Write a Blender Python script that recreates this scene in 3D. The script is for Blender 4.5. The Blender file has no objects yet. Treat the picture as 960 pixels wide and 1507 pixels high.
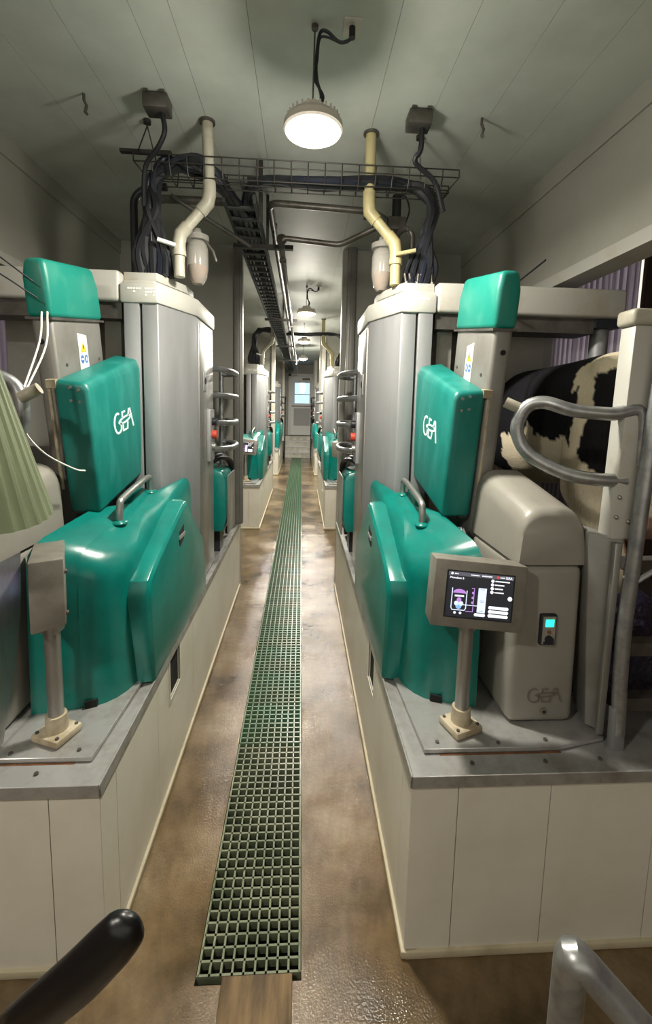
import bpy, bmesh, math, random
from mathutils import Vector, Matrix, Euler, noise
random.seed(7)
C = bpy.context.scene.collection
PI = math.pi
H_EYE = 1.90          # eye height above the pit floor
Z_DECK = 0.69         # height of the raised robot platforms
Z_CEIL = 3.42
PITCH = 5.30          # distance from one robot bay to the next
OFFS = {}             # object name -> world point its vertices are measured from


def srgb(h):
    h = h.lstrip('#')
    v = [int(h[i:i + 2], 16) / 255 for i in (0, 2, 4)]
    return tuple(((c / 12.92) if c <= .04045 else ((c + .055) / 1.055) ** 2.4) for c in v) + (1,)


# ------------------------------------------------------------------ materials
def mat(name, col, rough=.5, metal=0., col2=None, nscale=6., lo=.42, hi=.62, bump=0., bscale=40., rough2=None,
        spec=.5, coat=0., stretch=None, emit=None, estr=0.):
    m = bpy.data.materials.new(name)
    m.use_nodes = True
    nt = m.node_tree
    b = nt.nodes['Principled BSDF']
    b.inputs['Base Color'].default_value = srgb(col)
    b.inputs['Roughness'].default_value = rough
    b.inputs['Metallic'].default_value = metal
    b.inputs['Specular IOR Level'].default_value = spec
    b.inputs['Coat Weight'].default_value = coat
    if emit:
        b.inputs['Emission Color'].default_value = srgb(emit)
        b.inputs['Emission Strength'].default_value = estr
    tc = nt.nodes.new('ShaderNodeTexCoord')
    vec = tc.outputs['Object']
    if stretch:
        mp = nt.nodes.new('ShaderNodeMapping')
        mp.inputs['Scale'].default_value = stretch
        nt.links.new(vec, mp.inputs['Vector'])
        vec = mp.outputs['Vector']
    if col2 or rough2 is not None:
        n = nt.nodes.new('ShaderNodeTexNoise')
        n.inputs['Scale'].default_value = nscale
        n.inputs['Detail'].default_value = 6
        n.inputs['Roughness'].default_value = .62
        nt.links.new(vec, n.inputs['Vector'])
        r = nt.nodes.new('ShaderNodeMapRange')
        r.inputs['From Min'].default_value = lo
        r.inputs['From Max'].default_value = hi
        nt.links.new(n.outputs['Fac'], r.inputs['Value'])
        if col2:
            mx = nt.nodes.new('ShaderNodeMix')
            mx.data_type = 'RGBA'
            mx.inputs[6].default_value = srgb(col)
            mx.inputs[7].default_value = srgb(col2)
            nt.links.new(r.outputs['Result'], mx.inputs['Factor'])
            nt.links.new(mx.outputs[2], b.inputs['Base Color'])
        if rough2 is not None:
            r2 = nt.nodes.new('ShaderNodeMapRange')
            r2.inputs['To Min'].default_value = rough
            r2.inputs['To Max'].default_value = rough2
            nt.links.new(r.outputs['Result'], r2.inputs['Value'])
            nt.links.new(r2.outputs['Result'], b.inputs['Roughness'])
    if bump:
        n2 = nt.nodes.new('ShaderNodeTexNoise')
        n2.inputs['Scale'].default_value = bscale
        n2.inputs['Detail'].default_value = 4
        nt.links.new(vec, n2.inputs['Vector'])
        bp = nt.nodes.new('ShaderNodeBump')
        bp.inputs['Strength'].default_value = bump
        bp.inputs['Distance'].default_value = .01
        nt.links.new(n2.outputs['Fac'], bp.inputs['Height'])
        nt.links.new(bp.outputs['Normal'], b.inputs['Normal'])
    return m


M = {
    'teal': mat('teal_plastic', '#05746a', .28, col2='#076a61', nscale=9, spec=.5, bump=.03, bscale=30),
    'teal_worn': mat('teal_plastic_worn', '#066e65', .42, col2='#2b867d', nscale=9, lo=.45, hi=.8, stretch=(1, 1, .35)),
    'teal_cap': mat('teal_plastic_dusty', '#0d7f70', .45, col2='#45927e', nscale=4, lo=.5, hi=.75),
    'white': mat('white_cladding', '#dad6c9', .38, col2='#cfcaba', nscale=3, lo=.4, hi=.7),
    'plinth': mat('cream_sealant', '#b5ab90', .55, col2='#8f8567', nscale=5, lo=.5, hi=.8),
    'ceil': mat('ceiling_panel', '#c4c9c1', .55, col2='#a9aea6', nscale=1.6, lo=.4, hi=.78),
    'wall': mat('wall_panel', '#a2a197', .5, col2='#959489', nscale=1.5, lo=.35, hi=.75),
    'steel': mat('brushed_stainless', '#b4b4b1', .36, .85, col2='#9a9994', nscale=5, rough2=.5, stretch=(1, 1, .25)),
    'steel_lt': mat('satin_stainless', '#9b9c9d', .48, .4, col2='#8e8f90', nscale=4, stretch=(1, 1, .2)),
    'steel_beam': mat('painted_steel_beam', '#b9b8b0', .5, .1, col2='#a4977f', nscale=3.5, lo=.55, hi=.8),
    'steel_dk': mat('dull_steel', '#6a6762', .5, .6, col2='#55514b', nscale=6),
    'steel_deck': mat('deck_stainless', '#b0b0ae', .34, .5, col2='#88857d', nscale=8, lo=.45, hi=.7, rough2=.55),
    'galv': mat('galvanised_pipe', '#a4a6a5', .38, .75, col2='#85868a', nscale=14, lo=.45, hi=.65),
    'column': mat('column_steel', '#8f8e89', .48, .5, col2='#7c7972', nscale=4, lo=.4, hi=.7),
    'grey_pl': mat('grey_enclosure_plastic', '#8f8c83', .40, col2='#827d74', nscale=3, lo=.45, hi=.75),
    'box_grey': mat('terminal_enclosure', '#868278', .48, .25, col2='#7a756c', nscale=12, bump=.05, bscale=120),
    'foot': mat('cast_foot', '#b9ae96', .55, col2='#95886e', nscale=10),
    'black': mat('black_rubber', '#14161b', .45, col2='#20242c', nscale=6),
    'cable': mat('cable_black', '#17191f', .42),
    'cable_blue': mat('cable_navy', '#171c2a', .42),
    'dark': mat('shadow_black_cavity', '#0b0b0a', .8),
    'pvc': mat('cream_pvc', '#b1ad9d', .42, col2='#8f8977', nscale=7, lo=.5, hi=.75),
    'pvc_y': mat('yellowed_pvc', '#b5aa7e', .42, col2='#938a6b', nscale=7, lo=.5, hi=.75),
    'jar': None,
    'pipe_dk': mat('weathered_pipe', '#6d6a66', .42, .6, col2='#55504a', nscale=9),
    'tray': mat('wire_tray', '#35322f', .5, .4),
    'ladder': mat('ladder_tray', '#3d403f', .55, .3),
    'grate': mat('fibreglass_grate', '#4f7a60', .30, col2='#657458', nscale=2.2, lo=.35, hi=.65),
    'grate_wet': mat('fibreglass_grate_dull', '#7c8168', .34, col2='#616b53', nscale=5),
    'trough': mat('wet_drain_channel', '#0b0c09', .12, col2='#2c2a24', nscale=5, lo=.5, hi=.75, rough2=.35),
    'wood': mat('weathered_board', '#7d6542', .7, col2='#44341f', nscale=16, lo=.38, hi=.66, bump=.35, bscale=50, stretch=(1, .18, 1)),
    'label': mat('sticker_white', '#efefe9', .5),
    'yellow': mat('sticker_yellow', '#d8b52c', .5),
    'blue': mat('sticker_blue', '#3f6fb0', .5),
    'logo': mat('logo_white', '#d9efec', .5),
    'logo_grey': mat('logo_embossed', '#6f6a61', .45),
    'red': mat('red_knob', '#b8402e', .45),
    'rust': mat('rust_stain', '#7a4b25', .85, col2='#57391f', nscale=20),
    'curtain': mat('corrugated_shield', '#6f785b', .45, col2='#565e46', nscale=3, lo=.4, hi=.7, stretch=(1, 1, .3)),
    'hand': mat('soft_black_grip', '#0c0c0e', .35),
    'brown': mat('brown_boards', '#7a6150', .8, col2='#4d3a30', nscale=5, lo=.4, hi=.65, stretch=(1, 4, .3)),
    'strip': None,
    'wetbag': mat('wet_black_rubber', '#232030', .16, col2='#3a3350', nscale=22, lo=.5, hi=.7, bump=.8, bscale=45),
    'door': mat('door_white', '#e3e4e0', .45),
    'doorgrey': mat('door_kick_panel', '#a9aaa8', .5),
    'step': mat('step_white', '#d4d2c8', .5, col2='#b7b3a4', nscale=6),
    'lamp': mat('lamp_housing', '#cfc8bd', .5),
    'lampglow': mat('lamp_lens', '#ffffff', .5, emit='#fff3dc', estr=28.),
    'screen': mat('screen_dark', '#2b2c30', .2, emit='#3a3b42', estr=.35),
    'scr_hdr': mat('screen_header', '#55555c', .3, emit='#6a6a76', estr=.6),
    'scr_white': mat('screen_white', '#ffffff', .3, emit='#e9efff', estr=1.1),
    'scr_pale': mat('screen_pale_blue', '#dfe8ff', .3, emit='#d5e2fb', estr=.95),
    'scr_purple': mat('screen_purple', '#c08ae0', .3, emit='#b98ade', estr=.8),
    'scr_blue': mat('screen_blue', '#8ab8f0', .3, emit='#8fb9ee', estr=.8),
    'scr_red': mat('screen_red', '#e04040', .3, emit='#e04a4a', estr=.8),
    'lcd': mat('green_display', '#40ffd0', .3, emit='#2effd4', estr=1.6),
    'pink': mat('udder_pink', '#b78f80', .6),
}


def glassy(name, col, alpha, rough=.15):
    m = mat(name, col, rough)
    m.node_tree.nodes['Principled BSDF'].inputs['Alpha'].default_value = alpha
    return m


M['jar'] = glassy('clear_jar', '#c9c6bd', .38)
M['glass'] = mat('door_window_pane', '#cfe8ff', .05, emit='#a9d6ff', estr=1.3)

# ribbed translucent strips with daylight behind them
m = mat('ribbed_strip', '#9a93a3', .45)
nt = m.node_tree
b = nt.nodes['Principled BSDF']
tcn = nt.nodes.new('ShaderNodeTexCoord')
wv = nt.nodes.new('ShaderNodeTexWave')
wv.bands_direction = 'Y'
wv.inputs['Scale'].default_value = 4.2
wv.inputs['Distortion'].default_value = .6
nt.links.new(tcn.outputs['Object'], wv.inputs['Vector'])
mx = nt.nodes.new('ShaderNodeMix')
mx.data_type = 'RGBA'
mx.inputs[6].default_value = srgb('#b3acba')
mx.inputs[7].default_value = srgb('#e9e5ee')
nt.links.new(wv.outputs['Fac'], mx.inputs['Factor'])
nt.links.new(mx.outputs[2], b.inputs['Base Color'])
tr = nt.nodes.new('ShaderNodeBsdfTranslucent')
nt.links.new(mx.outputs[2], tr.inputs['Color'])
ms = nt.nodes.new('ShaderNodeMixShader')
ms.inputs[0].default_value = .55
nt.links.new(b.outputs[0], ms.inputs[1])
nt.links.new(tr.outputs[0], ms.inputs[2])
nt.links.new(ms.outputs[0], nt.nodes['Material Output'].inputs['Surface'])
M['strip'] = m

# wet concrete floor
m = mat('wet_concrete', '#6f5a40', .3)
nt = m.node_tree
b = nt.nodes['Principled BSDF']
tcn = nt.nodes.new('ShaderNodeTexCoord')


def noise_node(scale, detail=8, rough=.6):
    n = nt.nodes.new('ShaderNodeTexNoise')
    n.inputs['Scale'].default_value = scale
    n.inputs['Detail'].default_value = detail
    n.inputs['Roughness'].default_value = rough
    nt.links.new(tcn.outputs['Object'], n.inputs['Vector'])
    return n


n1 = noise_node(1.6)
cr = nt.nodes.new('ShaderNodeValToRGB')
cr.color_ramp.elements[0].position = .34
cr.color_ramp.elements[0].color = srgb('#382c17')
cr.color_ramp.elements[1].position = .67
cr.color_ramp.elements[1].color = srgb('#8a7a5f')
e = cr.color_ramp.elements.new(.5)
e.color = srgb('#66543a')
nt.links.new(n1.outputs['Fac'], cr.inputs['Fac'])
n2 = noise_node(26, 6, .7)
mx = nt.nodes.new('ShaderNodeMix')
mx.data_type = 'RGBA'
mx.blend_type = 'OVERLAY'
mx.inputs['Factor'].default_value = .45
nt.links.new(cr.outputs['Color'], mx.inputs[6])
nt.links.new(n2.outputs['Fac'], mx.inputs[7])
nt.links.new(mx.outputs[2], b.inputs['Base Color'])
n3 = noise_node(2.3, 5)
mr = nt.nodes.new('ShaderNodeMapRange')
mr.inputs['From Min'].default_value = .4
mr.inputs['From Max'].default_value = .62
mr.inputs['To Min'].default_value = .04
mr.inputs['To Max'].default_value = .24
nt.links.new(n3.outputs['Fac'], mr.inputs['Value'])
nt.links.new(mr.outputs['Result'], b.inputs['Roughness'])
n4 = noise_node(130, 4, .6)
bp = nt.nodes.new('ShaderNodeBump')
bp.inputs['Strength'].default_value = .22
bp.inputs['Distance'].default_value = .01
nt.links.new(n4.outputs['Fac'], bp.inputs['Height'])
nt.links.new(bp.outputs['Normal'], b.inputs['Normal'])
M['floor'] = m

# cow coat: colour attribute holds the black and white pattern, noise gives the hair
m = mat('cow_coat', '#ffffff', .75)
nt = m.node_tree
b = nt.nodes['Principled BSDF']
b.inputs['Specular IOR Level'].default_value = .25
at = nt.nodes.new('ShaderNodeAttribute')
at.attribute_name = 'coat'
tcn = nt.nodes.new('ShaderNodeTexCoord')
mp = nt.nodes.new('ShaderNodeMapping')
mp.inputs['Scale'].default_value = (1, 1, .3)
nt.links.new(tcn.outputs['Object'], mp.inputs['Vector'])
nn = nt.nodes.new('ShaderNodeTexNoise')
nn.inputs['Scale'].default_value = 95
nn.inputs['Detail'].default_value = 5
nt.links.new(mp.outputs['Vector'], nn.inputs['Vector'])
mx = nt.nodes.new('ShaderNodeMix')
mx.data_type = 'RGBA'
mx.blend_type = 'OVERLAY'
mx.inputs['Factor'].default_value = .55
nt.links.new(at.outputs['Color'], mx.inputs[6])
nt.links.new(nn.outputs['Fac'], mx.inputs[7])
nt.links.new(mx.outputs[2], b.inputs['Base Color'])
bp = nt.nodes.new('ShaderNodeBump')
bp.inputs['Strength'].default_value = .5
bp.inputs['Distance'].default_value = .008
nt.links.new(nn.outputs['Fac'], bp.inputs['Height'])
nt.links.new(bp.outputs['Normal'], b.inputs['Normal'])
M['cow'] = m


# ------------------------------------------------------------------ mesh builder
def smooth_path(pts, n=8):
    pts = [Vector(p) for p in pts]
    if len(pts) < 3:
        return pts
    P = [pts[0] * 2 - pts[1]] + pts + [pts[-1] * 2 - pts[-2]]
    out = []
    for i in range(1, len(P) - 2):
        p0, p1, p2, p3 = P[i - 1:i + 3]
        for k in range(n):
            t = k / n
            out.append(.5 * ((2 * p1) + (p2 - p0) * t + (2 * p0 - 5 * p1 + 4 * p2 - p3) * t * t + (3 * p1 - p0 - 3 * p2 + p3) * t ** 3))
    out.append(pts[-1])
    return out


class MB:
    def __init__(self):
        self.bm = bmesh.new()
        self.mi = 0

    def face(self, vs):
        try:
            f = self.bm.faces.new(vs)
            f.material_index = self.mi
            return f
        except ValueError:
            return None

    def hexa(self, c):
        """8 corners: bottom loop 0-3, top loop 4-7"""
        v = [self.bm.verts.new(p) for p in c]
        for q in ((3, 2, 1, 0), (4, 5, 6, 7), (0, 1, 5, 4), (1, 2, 6, 5), (2, 3, 7, 6), (3, 0, 4, 7)):
            self.face([v[i] for i in q])
        return self

    def box(self, a, b):
        x0, x1 = sorted((a[0], b[0])); y0, y1 = sorted((a[1], b[1])); z0, z1 = sorted((a[2], b[2]))
        return self.hexa([(x0, y0, z0), (x1, y0, z0), (x1, y1, z0), (x0, y1, z0), (x0, y0, z1), (x1, y0, z1), (x1, y1, z1), (x0, y1, z1)])

    def prism(self, poly, a, b):
        """poly: list of 3-D points of one end; a, b: offset vectors of the two ends"""
        a, b = Vector(a), Vector(b)
        lo = [self.bm.verts.new(Vector(p) + a) for p in poly]
        hi = [self.bm.verts.new(Vector(p) + b) for p in poly]
        n = len(poly)
        self.face(lo[::-1]); self.face(hi)
        for i in range(n):
            self.face([lo[i], lo[(i + 1) % n], hi[(i + 1) % n], hi[i]])
        return self

    def loft(self, rings, cap=True, closed=True):
        R = [[self.bm.verts.new(p) for p in r] for r in rings]
        n = len(R[0])
        for i in range(len(R) - 1):
            for k in range(n if closed else n - 1):
                self.face([R[i][k], R[i][(k + 1) % n], R[i + 1][(k + 1) % n], R[i + 1][k]])
        if cap and closed:
            self.face(R[0][::-1]); self.face(R[-1])
        return self

    def tube(self, pts, r, n=10, smooth=0, rs=None, cap=True):
        pts = smooth_path(pts, smooth) if smooth else [Vector(p) for p in pts]
        N = len(pts)
        t0 = (pts[1] - pts[0]).normalized()
        ref = Vector((0, 0, 1)) if abs(t0.z) < .9 else Vector((1, 0, 0))
        u = t0.cross(ref).normalized()
        rings = []
        for i, p in enumerate(pts):
            d0 = (p - pts[i - 1]).normalized() if i else None
            d1 = (pts[i + 1] - p).normalized() if i < N - 1 else None
            t = ((d0 or d1) + (d1 or d0))
            t = t.normalized() if t.length > 1e-6 else (d0 or d1)
            u = (u - t * u.dot(t)).normalized()
            w = t.cross(u)
            sc = 1.
            if d0 and d1:
                cs = max(.5, math.sqrt(max(0.0, (1 + d0.dot(d1)) / 2)))
                sc = 1 / cs if not smooth else 1.
            rr = (rs[i * (len(rs) - 1) // max(1, N - 1)] if rs else r)
            rings.append([p + (u * math.cos(2 * PI * k / n) + w * math.sin(2 * PI * k / n)) * rr * (sc if not rs else 1) for k in range(n)])
        return self.loft(rings, cap)

    def cyl(self, p0, p1, r, n=16, r2=None):
        p0, p1 = Vector(p0), Vector(p1)
        t = (p1 - p0).normalized()
        u = t.cross(Vector((0, 0, 1)) if abs(t.z) < .9 else Vector((1, 0, 0))).normalized()
        w = t.cross(u)
        return self.loft([[p + (u * math.cos(2 * PI * k / n) + w * math.sin(2 * PI * k / n)) * q for k in range(n)] for p, q in ((p0, r), (p1, r if r2 is None else r2))])

    def lathe(self, c, prof, n=28):
        """prof: (radius, z) from top to bottom around the vertical axis through c"""
        rings = [[(c[0] + max(r, 1e-4) * math.cos(2 * PI * k / n), c[1] + max(r, 1e-4) * math.sin(2 * PI * k / n), c[2] + z) for k in range(n)] for r, z in prof]
        return self.loft(rings)

    def ball(self, c, r, seg=14):
        c = Vector(c)
        rr = r if isinstance(r, (tuple, list)) else (r, r, r)
        ret = bmesh.ops.create_uvsphere(self.bm, u_segments=seg, v_segments=max(6, seg * 2 // 3), radius=1)
        for v in ret['verts']:
            v.co = Vector((v.co.x * rr[0], v.co.y * rr[1], v.co.z * rr[2])) + c
        for f in {f for v in ret['verts'] for f in v.link_faces}:
            f.material_index = self.mi
        return self

    def transform(self, mtx):
        bmesh.ops.transform(self.bm, matrix=mtx, verts=self.bm.verts)
        return self

    def build(self, name, material, parent=None, loc=None, bevel=0., seg=2, angle=38, flat=False, bang=30):
        bm = self.bm
        bmesh.ops.recalc_face_normals(bm, faces=bm.faces)
        if bevel:
            es = [e for e in bm.edges if len(e.link_faces) == 2 and e.calc_face_angle(0) > math.radians(bang)]
            bmesh.ops.bevel(bm, geom=es, offset=bevel, segments=seg, affect='EDGES', profile=.5, clamp_overlap=True)
        off = Vector((0, 0, 0))
        if parent is not None:
            off = OFFS.get(parent.name, off)
        elif loc is not None:
            off = Vector(loc)
        if off.length:
            bmesh.ops.translate(bm, vec=-off, verts=bm.verts)
        me = bpy.data.meshes.new(name)
        bm.to_mesh(me)
        bm.free()
        for mm in (material if isinstance(material, (list, tuple)) else [material]):
            me.materials.append(mm)
        if not flat:
            me.polygons.foreach_set('use_smooth', [True] * len(me.polygons))
            me.set_sharp_from_angle(angle=math.radians(angle))
        o = bpy.data.objects.new(name, me)
        C.objects.link(o)
        if parent is not None:
            o.parent = parent
            OFFS[o.name] = off
        else:
            o.location = off
            OFFS[o.name] = off
        return o


def tag(o, label=None, cat=None, group=None, kind=None):
    if label: o['label'] = label
    if cat: o['category'] = cat
    if group: o['group'] = group
    if kind: o['kind'] = kind
    return o


def thing(name, loc, label, cat, group=None, rot=None, local=False):
    o = bpy.data.objects.new(name, None)
    o.empty_display_size = .1
    o.location = loc
    if rot: o.rotation_euler = rot
    C.objects.link(o)
    OFFS[o.name] = Vector((0, 0, 0)) if local else Vector(loc)
    return tag(o, label, cat, group)


def copy_tree(o, parent=None):
    c = o.copy()
    C.objects.link(c)
    if parent is not None:
        c.parent = parent
    for ch in [x for x in KIDS.get(o.name, [])]:
        copy_tree(ch, c)
    return c


KIDS = {}


def index_children():
    KIDS.clear()
    for o in list(C.objects):
        if o.parent: KIDS.setdefault(o.parent.name, []).append(o)


def SX(s, u):
    """u metres outward from the corridor face of the right (+1) or left (-1) platform"""
    return .385 + u if s > 0 else -.622 - u


SIDE = {1: 'right', -1: 'left'}
NTH = ['nearest', 'second', 'third']


def where(s, k=0):
    return f'{NTH[k]} bay {SIDE[s]} of the drain'


# lettering ---------------------------------------------------------------
def ribbon(mb, pts, w, fn, d):
    """flat stroke of width w along 2-D points, mapped to 3-D by fn(a, b, depth)"""
    pts = [Vector(p) for p in pts]
    L, R = [], []
    for i, p in enumerate(pts):
        d0 = (p - pts[i - 1]).normalized() if i else None
        d1 = (pts[i + 1] - p).normalized() if i < len(pts) - 1 else None
        t = ((d0 or d1) + (d1 or d0)).normalized()
        nrm = Vector((-t.y, t.x))
        sc = 1 / max(.6, abs(t.dot(d1 or d0)))
        L.append(p + nrm * w / 2 * sc); R.append(p - nrm * w / 2 * sc)
    rings = []
    for a, b2 in zip(L, R):
        rings.append([fn(a.x, a.y, 0), fn(a.x, a.y, d), fn(b2.x, b2.y, d), fn(b2.x, b2.y, 0)])
    mb.loft(rings)


def gea_strokes():
    g = [(.27 + .0, .62)]
    arc = [(.20 + .17 * math.cos(t), .38 + .36 * math.sin(t)) for t in [math.radians(a) for a in range(60, 300, 20)]]
    g = arc + [(.29, .05), (.345, .12), (.345, .40)]
    e1 = [(.60, .72), (.44, .72), (.44, .50)]
    e2 = [(.44, .30), (.44, .04), (.62, .04)]
    a1 = [(.66, .02), (.70, .30)]
    a2 = [(.74, .50), (.80, .74), (.86, .74), (1.0, .02)]
    ring = [(.56 + .30 * math.cos(t), .42 + .10 * math.sin(t) + .04 * math.cos(t)) for t in [math.radians(a) for a in range(0, 361, 20)]]
    return [g, e1, e2, a1, a2, ring]


def gea(mb, fn, w=.075, d=.003):
    for s in gea_strokes():
        ribbon(mb, s, w, fn, d)


def text_mesh(mb, body, size, mtx, depth=.0006):
    cu = bpy.data.curves.new('lettering', 'FONT')
    cu.body = body
    cu.size = size
    cu.extrude = depth
    o = bpy.data.objects.new('lettering', cu)
    C.objects.link(o)
    bpy.context.view_layer.update()
    me = bpy.data.meshes.new_from_object(o.evaluated_get(bpy.context.evaluated_depsgraph_get()))
    n0 = len(mb.bm.verts)
    f0 = len(mb.bm.faces)
    mb.bm.from_mesh(me)
    mb.bm.verts.ensure_lookup_table(); mb.bm.faces.ensure_lookup_table()
    for v in mb.bm.verts[n0:]:
        v.co = mtx @ v.co
    for f in mb.bm.faces[f0:]:
        f.material_index = mb.mi
    bpy.data.objects.remove(o)
    bpy.data.curves.remove(cu)
    bpy.data.meshes.remove(me)


# ================================================================== setting
XL, XR, YN, YF = -1.75, 1.57, -3.2, 16.6     # wall planes and near / far ends
XOL, XOR = -2.75, 2.6                        # outer sides of the cow stalls
GX0, GX1 = -.323, .029                       # drain channel

mb = MB()
mb.box((XOL, YN, -.05), (GX0, YF, 0)); mb.box((GX1, YN, -.05), (XOR, YF, 0))
mb.box((GX0, YN, -.05), (GX1, 1.25, 0)); mb.box((GX0, 15.95, -.05), (GX1, YF, 0))
tag(mb.build('floor', M['floor'], loc=(0, 0, 0)), kind='structure')
mb = MB()
mb.box((GX0 - .02, 1.2, -.20), (GX1 + .02, 16, -.17))
mb.box((GX0 - .02, 1.2, -.17), (GX0, 16, -.05)); mb.box((GX1, 1.2, -.17), (GX1 + .02, 16, -.05))
mb.box((GX0, 1.22, -.17), (GX1, 1.25, -.05))
tag(mb.build('floor_channel', M['trough'], loc=(0, 0, 0)), kind='structure')

mb = MB()
xs = [XL - .1, -1.28, -.99, -.69, -.535, -.235, .36, .655, .955, 1.25, XR + .1]
for a, b2 in zip(xs[:-1], xs[1:]):
    mb.box((a + .0009, YN, Z_CEIL), (b2 - .0009, YF, Z_CEIL + .06))
mb.box((XL - .1, YN, Z_CEIL + .055), (XR + .1, YF, Z_CEIL + .1))
tag(mb.build('ceiling', M['ceil'], loc=(0, 0, Z_CEIL)), kind='structure')

for s, nm, x in ((-1, 'wall_left', XL), (1, 'wall_right', XR)):
    mb = MB()
    mb.box((x, YN, 2.70), (x + s * .12, YF, Z_CEIL + .05))
    mb.box((x - s * .012, YN, 3.30), (x, YF, Z_CEIL))
    tag(mb.build(nm, M['wall'], loc=(x, 0, 2.7)), kind='structure')
    mb = MB()
    mb.box((x - s * .02, YN, 2.67), (x + s * .14, YF, 2.70))
    mb.box((x - s * .02, YN, 2.70), (x, YF, 2.74))
    tag(mb.build('trim_1' if s < 0 else 'trim_2', M['steel_beam'], loc=(x, 0, 2.68)), kind='structure')
    # cow stalls beyond: low ceiling, outer wall
    xo = XOL if s < 0 else XOR
    mb = MB()
    mb.box((x + s * .12, YN, 3.12), (xo, YF, 3.2))
    tag(mb.build('ceiling_stall', M['wall'], loc=(x, 0, 3.1)), kind='structure')
    mb = MB()
    mb.box((xo, YN, -.05), (xo + s * .08, 3.36, 3.2))
    mb.box((xo, 3.36, -.05), (xo + s * .08, YF, 1.6))
    tag(mb.build('wall_outer_left' if s < 0 else 'wall_outer_right', M['brown'], loc=(xo, 0, 0)), kind='structure')
    # ribbed strip sheets
    for k, (y0, y1) in enumerate(((3.36, 3.74), (3.74, 4.10), (4.10, 4.46))):
        mb = MB()
        ring0, ring1 = [], []
        n = 36
        for i in range(n + 1):
            y = y0 + (y1 - y0) * i / n
            d = .012 * math.sin(i * PI / 2)
            ring0.append((xo - s * .03 + d, y, Z_DECK + .003)); ring1.append((xo - s * .03 + d, y, 3.118))
        back0 = [(p[0] + s * .006, p[1], p[2]) for p in ring0[::-1]]
        back1 = [(p[0] + s * .006, p[1], p[2]) for p in ring1[::-1]]
        mb.loft([ring0 + back0, ring1 + back1])
        tag(mb.build('strip_sheet', M['strip'], loc=(xo - s * .03, (y0 + y1) / 2, Z_DECK)),
            f'ribbed translucent sheet at the back of the {SIDE[s]} stall, ' + ['nearest the brown boards', 'middle one of three', 'beside the white cross wall'][k], 'plastic sheet', 'ribbed sheets behind the stalls')
    mb = MB()
    mb.box((xo, 4.45, 1.55), (xo + s * .08, YF, 3.2))
    tag(mb.build('wall_outer_rear', M['wall'], loc=(xo, 4.45, 1.55)), kind='structure')

# cross walls behind each bay
for k in range(3):
    for s in (1, -1):
        y = 4.47 + k * PITCH
        xo = XOR if s > 0 else XOL
        mb = MB()
        mb.box((SX(s, -.0), y, 0), (xo, y + .1, Z_CEIL if True else 0))
        tag(mb.build('wall_cross', M['wall'], loc=(SX(s, 0), y, 0)), kind='structure')

mb = MB()
mb.box((XOL, YN - .1, -.05), (XOR, YN, 1.0)); mb.box((XOL, YN - .1, 3.25), (XOR, YN, 3.5))
tag(mb.build('wall_rear', M['wall'], loc=(0, YN, 0)), kind='structure')
mb = MB()
mb.box((XOL, YF, -.05), (-.40, YF + .1, 3.5)); mb.box((.45, YF, -.05), (XOR, YF + .1, 3.5))
mb.box((-.40, YF, 2.98), (.45, YF + .1, 3.5)); mb.box((-.40, YF, -.05), (.45, YF + .1, .80))
tag(mb.build('wall_end', M['wall'], loc=(0, YF, 0)), kind='structure')

# far door
d = tag(MB().box((-.40, YF + .01, .80), (.45, YF + .06, 1.98)).box((-.40, YF + .01, 2.75), (.45, YF + .06, 2.98))
        .box((-.40, YF + .01, 1.98), (-.27, YF + .06, 2.75)).box((.30, YF + .01, 1.98), (.45, YF + .06, 2.75))
        .build('door_1', M['door'], loc=(0, YF, .8)), kind='structure')
fr = MB().box((-.5, YF - .02, .80), (-.40, YF + .1, 3.08)).box((.45, YF - .02, .80), (.55, YF + .1, 3.08)).box((-.5, YF - .02, 2.98), (.55, YF + .1, 3.08))
fr.build('door_frame', M['door'], d, bevel=.008)
MB().box((-.27, YF + .025, 1.98), (.30, YF + .035, 2.75)).build('window_pane', M['glass'], d)
MB().box((-.29, YF - .003, 1.96), (.32, YF + .012, 1.99)).box((-.29, YF - .003, 2.74), (.32, YF + .012, 2.77)).box((-.29, YF - .003, 1.99), (-.26, YF + .012, 2.74)).box((.29, YF - .003, 1.99), (.32, YF + .012, 2.74)).box((-.27, YF - .003, 2.30), (.30, YF + .012, 2.33)).build('window_frame', M['door'], d)
MB().box((-.29, YF - .004, 1.15), (.32, YF + .012, 1.80)).build('kick_panel', M['doorgrey'], d)
MB().box((-.37, YF - .012, 1.86), (.42, YF + .012, 1.90)).build('push_bar', M['steel_dk'], d)
MB().box((.02, YF - .05, 2.85), (.30, YF + .012, 2.92)).build('door_closer', M['steel_dk'], d)

st = thing('step_flight', (0, 16.2, 0), 'white steps climbing to the door at the far end of the corridor', 'steps')
for i in range(4):
    z = .2 * (i + 1)
    MB().box((-.60, 15.98 + i * .15, 0), (.42, YF - .003, z)).build('riser', M['step'], st)
    MB().box((-.60, 15.96 + i * .15, z - .03), (.42, 16.14 + i * .15, z + .002)).build('tread', M['steel_dk'] if i == 3 else M['door'], st)
for s in (-1, 1):
    x = SX(s, 0.0) - s * .03
    mb = MB().tube([(x, 15.9, 0), (x, 15.9, 1.7), (x, 16.0, 1.95), (x, 16.5, 2.2)], .025, 8)
    tag(mb.build('hand_rail', M['steel_dk'], loc=(x, 15.9, 0)), f'grey handrail beside the far steps, {SIDE[s]} of the door', 'handrail')

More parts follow.
